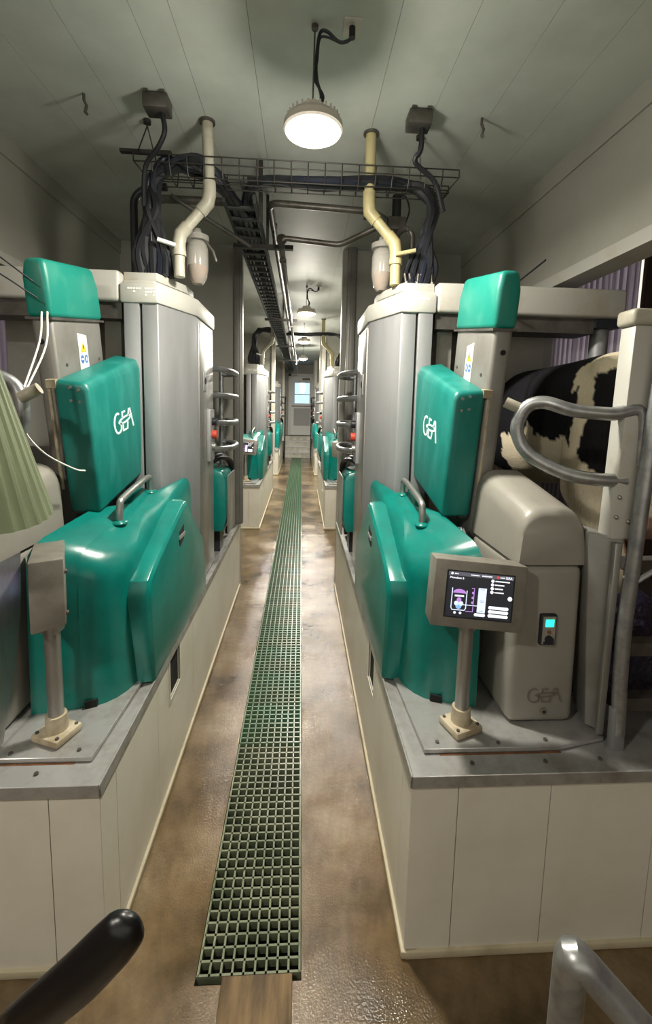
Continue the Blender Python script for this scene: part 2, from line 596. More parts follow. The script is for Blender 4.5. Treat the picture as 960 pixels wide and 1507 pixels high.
# ================================================================== drain grates
def grate_mesh():
    mb = MB()
    L, W, n = .335, GX1 - GX0 - .012, 9
    x0 = -W / 2
    for i in range(n + 1):
        x = x0 + W * i / n
        mb.box((x - .0035, -L / 2, -.03), (x + .0035, L / 2, 0))
    for j in range(9):
        y = -L / 2 + .0035 + j * (W / n)
        if y < L / 2:
            mb.box((x0, y - .0035, -.03), (x0 + W, y + .0035, 0))
    return mb


g0 = grate_mesh().build('drain_grate', M['grate_wet'], loc=(0, 0, 0))
NG = int((15.95 - 1.27) / .34)
nums = 'first second third fourth fifth sixth seventh eighth ninth tenth eleventh twelfth thirteenth fourteenth fifteenth sixteenth seventeenth eighteenth nineteenth twentieth'.split()
tens = {20: 'twenty', 30: 'thirty', 40: 'forty'}


def ordinal(i):
    if i <= 20: return nums[i - 1]
    t, r = i // 10 * 10, i % 10
    return {20: 'twentieth', 30: 'thirtieth', 40: 'fortieth'}[t] if r == 0 else tens[t] + '-' + nums[r - 1]


g1 = None
for i in range(NG):
    if i == 0: o = g0
    elif i == 3:
        o = g0.copy(); o.data = g0.data.copy(); o.data.materials[0] = M['grate']; C.objects.link(o); g1 = o
    else:
        o = (g1 or g0).copy(); C.objects.link(o)
    o.location = ((GX0 + GX1) / 2, 1.27 + .34 * (i + .5), 0.0)
    tag(o, f'square mesh drain grate panel, {ordinal(i + 1)} along the channel from the wooden board', 'drain grate', 'drain grate panels down the corridor')
mb = MB().box((GX0 + .09, .75, -.02), (GX1 - .03, 1.258, .022))
tag(mb.build('wooden_board', M['wood'], loc=(-.12, 1.0, 0), bevel=.004), 'weathered tan board lying at the near end of the drain grates', 'board')


# ================================================================== one robot bay, either side
BAY = {1: {}, -1: {}}


def platform(s):
    xf, xo = SX(s, 0), (XOR if s > 0 else XOL)
    r = thing('raised_platform', (xf, 1.3, 0), f'white clad raised platform with steel top {where(s)}', 'platform', 'white platforms along the corridor')
    y0, y1 = 1.30, 4.47
    mb = MB()
    z1 = Z_DECK - .022
    # corridor face panels with thin joints, front face panels
    seams_u = [0, .16, .48, .86, 1.25, 1.65, abs(xo - xf)]
    core = mb.box((xf + s * .012, y0 + .012, 0), (xo, y1, z1))
    for a, b2 in zip(seams_u[:-1], seams_u[1:]):
        mb.box((xf + s * (a + .0015), y0, .0), (xf + s * (b2 - .0015), y0 + .013, z1))
    ys = [1.30, 1.42, 1.86, 2.5, 3.1, 3.8, 4.47]
    for i, (a, b2) in enumerate(zip(ys[:-1], ys[1:])):
        if i == 2:
            # panel with the dark access slot
            a2, b3 = 2.04, 2.21
            mb.box((xf, a, 0), (xf + s * .013, a2, z1)); mb.box((xf, b3, 0), (xf + s * .013, b2 - .002, z1))
            mb.box((xf, a2, 0), (xf + s * .013, b3, .45))
        else:
            mb.box((xf, a + .0015, 0), (xf + s * .013, b2 - .0015, z1))
    mb.build('cladding', M['white'], r)
    MB().box((xf + s * .009, 2.04, .45), (xf + s * .0125, 2.21, z1)).build('access_slot', M['dark'], r)
    mb = MB()
    mb.box((xf - s * .004, 2.025, .435), (xf + s * .004, 2.225, .45)); mb.box((xf - s * .004, 2.21, .45), (xf + s * .004, 2.225, z1)); mb.box((xf - s * .004, 2.025, .45), (xf + s * .004, 2.04, z1))
    mb.build('slot_frame', M['white'], r)
    mb = MB()
    mb.box((xf - s * .012, y0 - .01, 0), (xf + s * .05, y1, .03)); mb.box((xf, y0 - .012, 0), (xo, y0 + .05, .03))
    mb.build('plinth', M['plinth'], r, bevel=.006)
    mb = MB()
    mb.box((xf - s * .004, y0 - .006, z1), (xo, y1, Z_DECK))
    mb.box((xf - s * .006, y0 - .009, z1 - .016), (xf + s * .002, y1, Z_DECK + .008))
    mb.box((xf - s * .006, y0 - .009, z1 - .016), (xo, y0 - .001, Z_DECK + .006))
    mb.build('steel_top', M['steel_deck'], r, bevel=.002, seg=1)
    mb = MB()
    mb.prism([(SX(s, .065), 1.39, 0), (SX(s, .55), 1.39, 0), (SX(s, .75), 1.43, 0), (SX(s, .75), 2.3, 0), (SX(s, .02), 2.3, 0)], (0, 0, Z_DECK + .003), (0, 0, Z_DECK + .02))
    mb.build('bolted_plate', M['steel_deck'], r, bevel=.002, seg=1)
    mb = MB()
    for (u, y) in ((.12, 1.42), (.34, 1.41), (.52, 1.42), (.22, 1.345), (.48, 1.345), (.68, 1.35)):
        MB().cyl((SX(s, u), y, Z_DECK), (SX(s, u), y, Z_DECK + (.026 if y > 1.4 else .007)), .007, 8).build('bolt', M['steel_dk'], r)
    mb = MB()
    mb.box((SX(s, .12), 1.383, Z_DECK), (SX(s, .56), 1.39, Z_DECK + .0015))
    mb.build('rust_line', M['rust'], r)
    BAY[s]['platform'] = r


def hood(s):
    r = thing('machine_hood', (SX(s, .15), 2.2, Z_DECK), f'teal plastic machine hood with a bent steel handle {where(s)}', 'machine cover', 'teal machine hoods on the platforms')
    # footprint (u, y), rounded at the corridor corner
    ui = .335 if s > 0 else .385
    fp = [(ui, 1.60), (.22, 1.63)]
    for a in range(0, 91, 15):
        t = math.radians(a)
        fp.append((.215 - .155 * math.sin(t), 1.835 - .20 * math.cos(t)))
    fp += [(.055, 2.10), (.055, 2.42), (.055, 2.735), (.152, 2.488), (.30, 2.488), (.30, 2.2), (ui, 1.95)]

    def top(u, y):
        t = min(1, max(0, (y - 1.65) / 1.0))
        c = min(1, max(0, (u - .06) / .24))
        return 1.235 + .22 * t + c * (.12 * (1 - t) + .02)
    n = len(fp)
    ctr = Vector((.19, 2.15))
    rings = []
    for zf, inset in ((0, 0), (.55, .006), (.86, .012), (.93, .022), (.975, .048), (1.0, .09)):
        ring = []
        for u, y in fp:
            v = Vector((u, y))
            dv = (ctr - v).normalized() * inset
            u2, y2 = u + dv.x, y + dv.y
            zt = top(u2, y2)
            ring.append((SX(s, u2), y2, Z_DECK + .014 + (zt - Z_DECK - .014) * zf))
        rings.append(ring)
    mb = MB()
    R = [[mb.bm.verts.new(p) for p in q] for q in rings]
    for i in range(len(R) - 1):
        for k in range(n):
            mb.face([R[i][k], R[i][(k + 1) % n], R[i + 1][(k + 1) % n], R[i + 1][k]])
    c = mb.bm.verts.new((SX(s, .2), 2.2, top(.2, 2.2)))
    for k in range(n):
        mb.face([R[-1][k], R[-1][(k + 1) % n], c])
    sh = mb.build('shell', M['teal'], r, angle=50)
    # raised skirt on the corridor side
    mb = MB()
    poly = [(1.80, Z_DECK + .012), (1.755, 1.10), (1.775, 1.165), (1.87, 1.215), (2.33, 1.375), (2.40, 1.375), (2.47, 1.31), (2.79, 1.03), (2.86, Z_DECK + .008)]
    outer = [(y, z) for y, z in poly]
    rings = []
    for u, ins in ((.14, 0.0), (.03, 0.0), (.004, .008), (-.008, .03)):
        cy = sum(p[0] for p in poly) / len(poly); cz = sum(p[1] for p in poly) / len(poly)
        ring = []
        for y, z in outer:
            v = Vector((cy - y, cz - z)).normalized() * ins
            zz = z if z < .75 else z + v.y
            ring.append((SX(s, min(u, .033) if y > 2.6 else u), y + v.x, zz))
        rings.append(ring)
    mb.loft(rings)
    mb.build('side_skirt', M['teal'], r, bevel=.012, seg=3, angle=50)
    # small recessed grip in the skirt
    mb = MB()
    mb.hexa([(SX(s, -.011), 2.22, 1.17), (SX(s, -.011), 2.30, 1.19), (SX(s, .01), 2.30, 1.19), (SX(s, .01), 2.22, 1.17),
             (SX(s, -.011), 2.22, 1.245), (SX(s, -.011), 2.30, 1.265), (SX(s, .01), 2.30, 1.265), (SX(s, .01), 2.22, 1.245)])
    mb.build('grip_recess', M['dark'], r)
    MB().box((SX(s, -.014), 2.21, 1.205), (SX(s, .0), 2.31, 1.225)).build('grip_latch', M['steel_lt'], r)
    # bent tube handle
    u = .185
    z0, z1 = top(u, 1.98), top(u, 2.36)
    mb = MB().tube([(SX(s, u), 1.97, z0 - .01), (SX(s, u), 1.975, z0 + .07), (SX(s, u), 2.02, z0 + .105), (SX(s, u), 2.33, z1 + .085), (SX(s, u), 2.375, z1 + .05), (SX(s, u), 2.38, z1 - .01)], .0155, 10, smooth=5)
    h = mb.build('handle', M['steel'], r)
    mb = MB()
    for y, z in ((1.97, z0), (2.38, z1)):
        MB().ball((SX(s, u), y, z), (.034, .04, .014), 12).build('handle_seat', M['teal'], r)
    # notch along the lower front edge
    MB().hexa([(SX(s, .20), 1.625, Z_DECK + .012), (SX(s, .16), 1.64, Z_DECK + .012), (SX(s, .16), 1.66, Z_DECK + .012), (SX(s, .20), 1.66, Z_DECK + .012),
               (SX(s, .20), 1.625, Z_DECK + .05), (SX(s, .16), 1.64, Z_DECK + .05), (SX(s, .16), 1.66, Z_DECK + .05), (SX(s, .20), 1.66, Z_DECK + .05)]).build('cable_notch', M['dark'], r)
    BAY[s]['hood'] = r


TILT = math.radians(9.)


def arm(s):
    # leaning arm housing, in its own tilted frame: a = outward, y, z up the housing
    x = SX(s, .415)
    r = thing('arm_housing', (x, 2.08 if s > 0 else 2.16, Z_DECK + .02), f'leaning grey steel arm housing with teal cap {where(s)}', 'robot arm housing', rot=(TILT, 0, 0), local=True)
    mb = MB().box((0, .0, .03), (s * .085, .46, 1.56))
    mb.build('body', M['column'], r, bevel=.02, seg=3)
    mb = MB()
    mb.loft([[(-s * .008, -.010, 1.545), (s * .093, -.010, 1.545), (s * .093, .472, 1.545), (-s * .008, .472, 1.545)],
             [(-s * .008, -.008, 1.70), (s * .093, -.008, 1.70), (s * .093, .462, 1.70), (-s * .008, .462, 1.70)],
             [(s * .002, .0, 1.775), (s * .082, .0, 1.775), (s * .082, .435, 1.79), (s * .002, .435, 1.79)]])
    mb.build('cap', M['teal_cap'], r, bevel=.022, seg=3)
    MB().box((-s * .011, -.012, 1.538), (s * .096, .476, 1.548)).build('cap_rim', M['steel_dk'], r)
    # warning sticker on the corridor face
    mb = MB()

    def fn(a, b2, d):
        return (-s * (.002 + d), .20 + a, 1.30 + b2 * .58)
    rg = lambda pts, d0, d1: mb.prism([Vector(fn(a, b2, 0)) for a, b2 in pts], (-s * d0, 0, 0), (-s * d1, 0, 0))
    mb.mi = 0
    rg([(0, 0), (.085, 0), (.085, .29), (0, .32)] if s > 0 else [(0, 0), (.085, 0), (.085, .30), (0, .32)], -.002, .0)
    mb.mi = 1
    rg([(.015, .17), (.07, .17), (.0425, .25)], 0, .001)
    mb.mi = 2
    for cx in (.024, .062):
        rg([(cx + .017 * math.cos(t * PI / 8), .115 + .034 * math.sin(t * PI / 8)) for t in range(16)], 0, .001)
    mb.mi = 0
    rg([(.062 + .006 * math.cos(t * PI / 6), .115 + .018 * math.sin(t * PI / 6)) for t in range(12)], .001, .0015)
    rg([(.012, .108), (.036, .108), (.036, .122), (.012, .122)], .001, .0015)
    mb.mi = 3
    rg([(.039, .195), (.046, .195), (.046, .225), (.039, .225)], .001, .0015)
    mb.build('warning_sticker', [M['label'], M['yellow'], M['blue'], M['dark']], r)
    mb = MB()
    for (y, z) in ((.08, 1.35), (.40, 1.36), (.42, 1.02), (.06, 1.0)):
        MB().cyl((-s * .004, y, z), (s * .002, y, z), .007, 8).build('rivet', M['steel_dk'], r)
    MB().cyl((s * .05, -.003, 1.45), (s * .05, .003, 1.45), .012, 10).build('hole', M['dark'], r)
    BAY[s]['arm'] = r

    x = SX(s, .275)
    r = thing('arm_cover', (x, 2.04 if s > 0 else 2.07, Z_DECK + .02), f'tilted teal plastic cover with white lettering {where(s)}', 'robot arm cover', rot=(TILT, 0, 0), local=True)
    mb = MB()
    y0, y1, z0, z1, t = .03, .68, .69, 1.31, .135
    mb.loft([[(0, y0, z0), (s * t, y0 + .004, z0), (s * t, y1, z0 + .02), (0, y1, z0 + .02)],
             [(-s * .006, y0 - .004, z0 + .2), (s * t, y0, z0 + .2), (s * t, y1, z0 + .2), (-s * .006, y1, z0 + .2)],
             [(-s * .006, y0 - .002, z1 - .07), (s * t, y0, z1 - .06), (s * t, y1, z1 - .0), (-s * .006, y1, z1 - .02)],
             [(s * .008, y0 + .004, z1 - .035), (s * t, y0 + .004, z1 - .025), (s * t, y1 - .01, z1 + .05), (s * .008, y1 - .01, z1 + .03)]])
    mb.build('shell', M['teal_worn'], r, bevel=.02, seg=4, bang=25)
    mb = MB()
    sc = .24

    def fl(a, b2, d):
        aa = a * sc
        yy = (.21 + (sc - aa)) if s > 0 else (.24 + aa)
        return (-s * (.0055 + d), yy, 1.0 + b2 * sc * .56)
    gea(mb, fl, .07, .002)
    tag(mb.build('lettering', M['logo'], r, flat=True), 'white GEA lettering')
    mb = MB()
    for k, (a, z) in enumerate(((.035, 1.245), (.068, 1.255), (.035, 1.195), (.068, 1.2))):
        MB().cyl((s * a, y0 - .004, z), (s * a, y0 + .006, z), .0065, 8).build('bolt', M['steel'], r)
    mb = MB().box((s * .085, y0 + .02, z0 - .01), (s * .14, y1 - .01, z1 - .07))
    mb.build('back_plate', M['steel_dk'], r, bevel=.006)
    mb = MB().tube([(s * .16, y0 + .015, .80), (s * .16, y0 + .015, 1.27)], .008, 8).box((s * .125, y0 + .0, 1.25), (s * .165, y0 + .04, 1.285))
    mb.build('hinge_rod', M['foot'], r)
    BAY[s]['cover'] = r


def cabinet(s):
    r = thing('equipment_cabinet', (SX(s, .2), 2.9, Z_DECK), f'tall grey steel robot cabinet with chamfered corner {where(s)}', 'cabinet', 'steel robot cabinets')
    X = lambda u: SX(s, u)
    zt = 2.45
    mb = MB()
    plan = [(.035, 2.82), (.165, 2.50), (.25, 2.50), (.25, 3.32), (.035, 3.32)]
    mb.prism([(X(u), y, 0) for u, y in plan], (0, 0, Z_DECK + .003), (0, 0, zt))
    mb.build('body', M['steel_lt'], r, bevel=.006)
    mb = MB().box((X(.262), 2.495, Z_DECK + .003), (X(.345), 3.32, zt))
    mb.build('front_post', M['steel_lt'], r, bevel=.004)
    mb = MB().box((X(.25), 2.51, Z_DECK + .003), (X(.262), 3.3, zt))
    mb.build('joint_gap', M['dark'], r)
    # open bay beside it with a pale strip
    mb = MB().box((X(.345), 3.0, Z_DECK + .003), (X(.82), 3.04, zt))
    mb.build('back_panel', M['steel_dk'], r)
    MB().box((X(.41), 2.62, Z_DECK + .003), (X(.50), 2.66, zt - .06)).build('pale_strip', M['steel_beam'], r)
    # head cap
    mb = MB()
    cap = [(.022, 2.82), (.158, 2.485), (.36, 2.485), (.36, 3.33), (.022, 3.33)]
    mb.prism([(X(u), y, 0) for u, y in cap], (0, 0, 2.43), (0, 0, 2.535))
    c2 = [(.06, 2.86), (.185, 2.53), (.36, 2.53), (.36, 3.3), (.06, 3.3)]
    mb.prism([(X(u), y, 0) for u, y in c2], (0, 0, 2.535), (0, 0, 2.56))
    mb.build('head_cap', M['steel_beam'], r, bevel=.012, seg=2)
    mb = MB()
    mb.prism([(X(u), y, 0) for u, y in [(.08, 2.80), (.18, 2.55), (.36, 2.55), (.36, 2.95), (.08, 2.95)]], (0, 0, 2.56), (0, 0, 2.605))
    mb.build('top_plate', M['steel_beam'], r, bevel=.004)
    # rows of worn white stencil marks on the cap
    mb = MB()
    random.seed(3)
    for row, (u0, u1, z) in enumerate(((.12, .33, 2.505), (.10, .29, 2.488), (.11, .24, 2.472))):
        u = u0
        while u < u1:
            w = random.uniform(.006, .014)
            if random.random() < .75 and u > .165:
                mb.box((X(u), 2.4835, z - .005), (X(u + w), 2.486, z + .004))
            u += w + .004
    mb.build('stencil_marks', M['label'], r, flat=True)
    # stainless service door facing the corridor
    dr = MB().box((X(.028), 2.86, Z_DECK + .02), (X(.036), 3.29, 2.40)).build('service_door', M['steel'], r, bevel=.003)
    mb = MB()
    mb.box((X(.022), 2.97, 1.98), (X(.029), 3.05, 2.12))
    mb.build('lock_plate', M['steel_lt'], dr, bevel=.003)
    MB().cyl((X(.019), 3.01, 2.05), (X(.026), 3.01, 2.05), .022, 12).build('lock_hole', M['dark'], dr)
    # control stack low on the door: black and red knobs
    mb = MB().box((X(.002), 3.06, 1.50), (X(.028), 3.20, 1.86)).build('control_panel', M['steel_lt'], r, bevel=.004)
    k = MB().cyl((X(-.03), 3.13, 1.775), (X(.002), 3.13, 1.775), .028, 14).build('black_knob', M['black'], mb)
    k = MB().cyl((X(-.03), 3.13, 1.685), (X(.002), 3.13, 1.685), .03, 14).build('red_knob', M['red'], mb)
    k = MB().cyl((X(-.02), 3.13, 1.60), (X(.002), 3.13, 1.60), .026, 14).build('steel_knob', M['steel'], mb)
    BAY[s]['cabinet'] = r
    # overhead beam reaching out over the stall
    b0 = thing('gantry_arm', (X(.36), 2.6, 2.43), f'pale steel overhead beam reaching over the stall {where(s)}', 'beam')
    mb = MB().box((X(.362), 2.49, 2.435), (X(1.47), 2.72, 2.60))
    mb.build('beam', M['steel_beam'], b0, bevel=.02, seg=3)
    MB().box((X(.364), 2.52, 2.35), (X(1.3), 2.70, 2.434)).build('lower_channel', M['steel_dk'], b0)
    MB().box((X(1.30), 2.50, 2.385), (X(1.45), 2.72, 2.434)).build('clamp', M['black'], b0)
    MB().cyl((X(1.39), 2.60, Z_DECK + .02), (X(1.39), 2.60, 2.385), .05, 18).build('support_leg', M['steel_lt'], b0)
    MB().box((X(.95), 2.95, 1.6), (X(1.25), 2.98, 2.44)).build('gusset_panel', M['steel_beam'], b0)
    BAY[s]['beam'] = b0


def grey_unit(s):
    X = lambda u: SX(s, u)
    r = thing('dosing_unit', (X(.545), 1.7, Z_DECK + .02), f'grey plastic upright unit with domed lid {where(s)}', 'dosing unit')

    def ring(y, zt, u0=.415, u1=.675, rad=.085, zb=0.):
        pts = [(u0, zb), (u1, zb)]
        for a in range(0, 91, 15):
            t = math.radians(a)
            pts.append((u1 - .012 - rad + rad * math.cos(t), zt - rad + rad * math.sin(t)))
        for a in range(90, 181, 15):
            t = math.radians(a)
            pts.append((u0 + .008 + rad + rad * math.cos(t), zt - rad + rad * math.sin(t)))
        return pts
    zs = 1.335
    mb = MB()
    fr = [(.415, 1.50), (.675, 1.50), (.675, 1.95), (.415, 1.95)]
    lo = [(X(u), y, Z_DECK + .022) for u, y in fr]
    hi = [(X(u), y, zs) for u, y in [(.418, 1.505), (.668, 1.505), (.668, 1.95), (.418, 1.95)]]
    mb.loft([lo, hi])
    mb.build('body', M['grey_pl'], r, bevel=.03, seg=3)
    mb = MB()
    rings = []
    for y, dz, ins in ((1.507, -.03, .03), (1.515, -.008, .01), (1.54, 0.005, 0), (1.93, .085, 0), (1.95, .06, .02)):
        zt = 1.545 + dz
        rings.append([(X(u if ins == 0 else u + (.545 - u) * ins), y, max(z, zs + .003)) for u, z in ring(y, zt, zb=zs + .003)])
    mb.loft(rings)
    mb.build('lid', M['grey_pl'], r, angle=45)
    if s > 0:
        pn = MB().box((X(.51), 1.488, 1.035), (X(.572), 1.507, 1.155)).build('control_panel', M['black'], r, bevel=.006)
        MB().box((X(.517), 1.485, 1.042), (X(.565), 1.489, 1.148)).build('panel_face', M['grey_pl'], pn)
        MB().box((X(.526), 1.483, 1.11), (X(.557), 1.486, 1.138)).build('display', M['lcd'], pn)
        MB().cyl((X(.541), 1.482, 1.09), (X(.541), 1.486, 1.09), .007, 12).build('button', M['rust'], pn)
        MB().cyl((X(.541), 1.476, 1.062), (X(.541), 1.486, 1.062), .015, 16).box((X(.522), 1.482, 1.044), (X(.56), 1.486, 1.052)).build('knob', M['black'], pn)
        mb = MB()
        gea(mb, lambda a, b2, d: (X(.485 + a * .135), 1.4995 - d, .80 + b2 * .075), .05, .003)
        tag(mb.build('lettering', M['logo_grey'], r, flat=True), 'embossed grey GEA lettering')
        MB().cyl((X(.553), 1.494, .765), (X(.553), 1.503, .765), .013, 14).build('screw_rim', M['logo_grey'], r)
        MB().cyl((X(.553), 1.492, .765), (X(.553), 1.497, .765), .006, 10).build('screw', M['dark'], r)
    else:
        MB().prism([(X(.395), y, z) for y, z in [(1.40, Z_DECK + .03), (1.45, Z_DECK + .03), (1.53, .95), (1.585, 1.15), (1.60, 1.35), (1.40, 1.35)]], (0, 0, 0), (.006, 0, 0)).build('side_plate', M['steel'], r)
    BAY[s]['unit'] = r


def terminal(s):
    X = lambda u: SX(s, u)
    cx, cy = X(.23), 1.49
    r = thing('operator_terminal', (cx, cy, Z_DECK + .02), (f'grey touch screen terminal on a steel post {where(s)}' if s > 0 else f'grey terminal box turned sideways on a steel post {where(s)}'), 'control terminal')
    zb = Z_DECK + .021
    mb = MB()
    rot = Matrix.Translation((cx, cy, 0)) @ Matrix.Rotation(math.radians(20 * s), 4, 'Z')
    mb.box((-.06, -.055, zb), (.06, .055, zb + .028)).transform(rot)
    mb.build('base_flange', M['foot'], r, bevel=.008)
    mb = MB()
    for a in (-1, 1):
        for b2 in (-1, 1):
            MB().cyl((a * .045, b2 * .04, zb + .026), (a * .045, b2 * .04, zb + .033), .006, 8).transform(rot).build('bolt', M['steel_dk'], r)
    MB().cyl((cx, cy, zb + .026), (cx, cy, zb + .085), .037, 18, .034).build('collar', M['foot'], r)
    MB().cyl((cx, cy, zb + .08), (cx, cy, 1.17), .0255, 18).build('pole', M['steel'], r)
    if s > 0:
        tf = Matrix.Translation((cx + .015, cy - .015, 1.25)) @ Matrix.Rotation(math.radians(5), 4, 'Y') @ Matrix.Rotation(math.radians(-7), 4, 'X') @ Matrix.Rotation(math.radians(-3), 4, 'Z')
    else:
        tf = Matrix.Translation((cx - .035, cy + .06, 1.255)) @ Matrix.Rotation(math.radians(-63), 4, 'Z') @ Matrix.Rotation(math.radians(-4), 4, 'Y')
    MB().box((cx - .03, cy - .02, 1.10), (cx + .03, cy + .03, 1.16)).build('bracket', M['steel'], r, bevel=.006)
    W, Hh, D = .325, .235, .10
    e = MB().loft([[(-W / 2, -D / 2, -Hh / 2), (W / 2, -D / 2, -Hh / 2), (W / 2, -D / 2, Hh / 2), (-W / 2, -D / 2, Hh / 2)],
                   [(-W / 2 + .005, D / 2, -Hh / 2 + .01), (W / 2 - .005, D / 2, -Hh / 2 + .01), (W / 2 - .005, D / 2, Hh / 2 - .0), (-W / 2 + .005, D / 2, Hh / 2 - .0)]]).transform(tf).build('enclosure', M['box_grey'], r, bevel=.006)
    # the display and what it shows
    w, h = .228, .155
    mb = MB()
    y0 = -D / 2

    def rect(a0, b0, a1, b1, mi, lift):
        mb.mi = mi
        mb.box((-w / 2 + a0 * w, y0 - lift, h / 2 - b1 * h), (-w / 2 + a1 * w, y0 - lift + .0012, h / 2 - b0 * h))

    def disc(a, b2, rr, mi, lift):
        mb.mi = mi
        mb.cyl((-w / 2 + a * w, y0 - lift, h / 2 - b2 * h), (-w / 2 + a * w, y0 - lift + .0012, h / 2 - b2 * h), rr * w, 16)

    def line(pts, wd, mi, lift):
        mb.mi = mi
        ribbon(mb, [(a * w, -b2 * h) for a, b2 in pts], wd * w, lambda a, b2, dd: (-w / 2 + a, y0 - lift - dd, h / 2 + b2), .0006)

    rect(-.025, -.03, 1.025, 1.03, 6, .0012)
    rect(0, 0, 1, 1, 0, .002)
    rect(0, 0, 1, .085, 1, .0026)
    disc(.05, .042, .018, 2, .003)
    for (a, b2, c2) in ((.09, .042, .06), (.34, .045, .13), (.51, .045, .16), (.79, .045, .07)):
        n = max(2, int(c2 / .018))
        for i in range(n):
            rect(a + i * c2 / n, b2 - .012, a + (i + .7) * c2 / n, b2 + .012, 2, .003)
    disc(.755, .045, .02, 5, .003)
    mb.mi = 2
    base = Matrix.Translation((-w / 2 + .87 * w, y0 - .003, h / 2 - .07 * h)) @ Matrix.Rotation(PI / 2, 4, 'X')
    text_mesh(mb, 'GEA', .0125, base)
    base = Matrix.Translation((-w / 2 + .02 * w, y0 - .003, h / 2 - .155 * h)) @ Matrix.Rotation(PI / 2, 4, 'X')
    text_mesh(mb, 'Monobox 6', .0105, base)
    for i in range(4):
        b2 = .135 + i * .084
        disc(.68, b2, .024, 2, .003)
        n = (14, 9, 8, 9)[i]
        for j in range(n):
            rect(.72 + j * .016, b2 - .012, .732 + j * .016, b2 + .012, 2, .003)
    line([(.075, .36), (.075, .80), (.09, .845), (.28, .845), (.30, .80), (.30, .40)], .012, 3, .003)
    line([(.37, .34), (.41, .34), (.41, .42)], .01, 4, .003)
    line([(.41, .42), (.41, .86), (.30, .86)], .01, 4, .003)
    mb.mi = 4
    mb.prism([(-w / 2 + (.19 + .10 * math.cos(t * PI / 10)) * w, y0 - .003, h / 2 - (.47 - .09 * math.sin(t * PI / 10)) * h) for t in range(11)], (0, 0, 0), (0, .001, 0))
    rect(.12, .515, .26, .55, 2, .003)
    for (a, b2, rr, mi) in ((.19, .62, .035, 4), (.155, .70, .035, 3), (.225, .70, .035, 3), (.19, .76, .045, 7)):
        disc(a, b2, rr, mi, .003)
    for b2 in (.44, .55, .66):
        disc(.395, b2, .018, 4, .0035)
    disc(.14, .91, .02, 3, .003); disc(.225, .91, .02, 3, .003)
    rect(.26, .715, .48, .73, 3, .0028)
    rect(.475, .32, .60, .865, 3, .003)
    for b2 in (.345, .59, .62, .82):
        rect(.51, b2, .565, b2 + .008, 1, .0036)
    for (a0, b0, a1, b1) in ((.44, .885, .605, .95), (.65, .70, .955, .765), (.65, .79, .955, .855), (.65, .88, .955, .945)):
        rect(a0 + .015, b0, a1 - .015, b1, 2, .003)
        disc(a0 + .02, (b0 + b1) / 2, .5 * (b1 - b0) * h / w, 2, .003); disc(a1 - .02, (b0 + b1) / 2, .5 * (b1 - b0) * h / w, 2, .003)
    disc(.965, .50, .034, 2, .003)
    mb.transform(tf)
    mb.build('display', [M['screen'], M['scr_hdr'], M['scr_white'], M['scr_pale'], M['scr_purple'], M['scr_red'], M['black'], M['scr_blue']], e, flat=True)
    if s < 0:
        mb = MB()
        for z in (-.07, .07):
            MB().cyl((W / 2 - .02, D / 2 - .005, z), (W / 2 - .02, D / 2 + .009, z), .008, 10).transform(tf).build('hinge', M['steel_dk'], e)
    BAY[s]['terminal'] = r


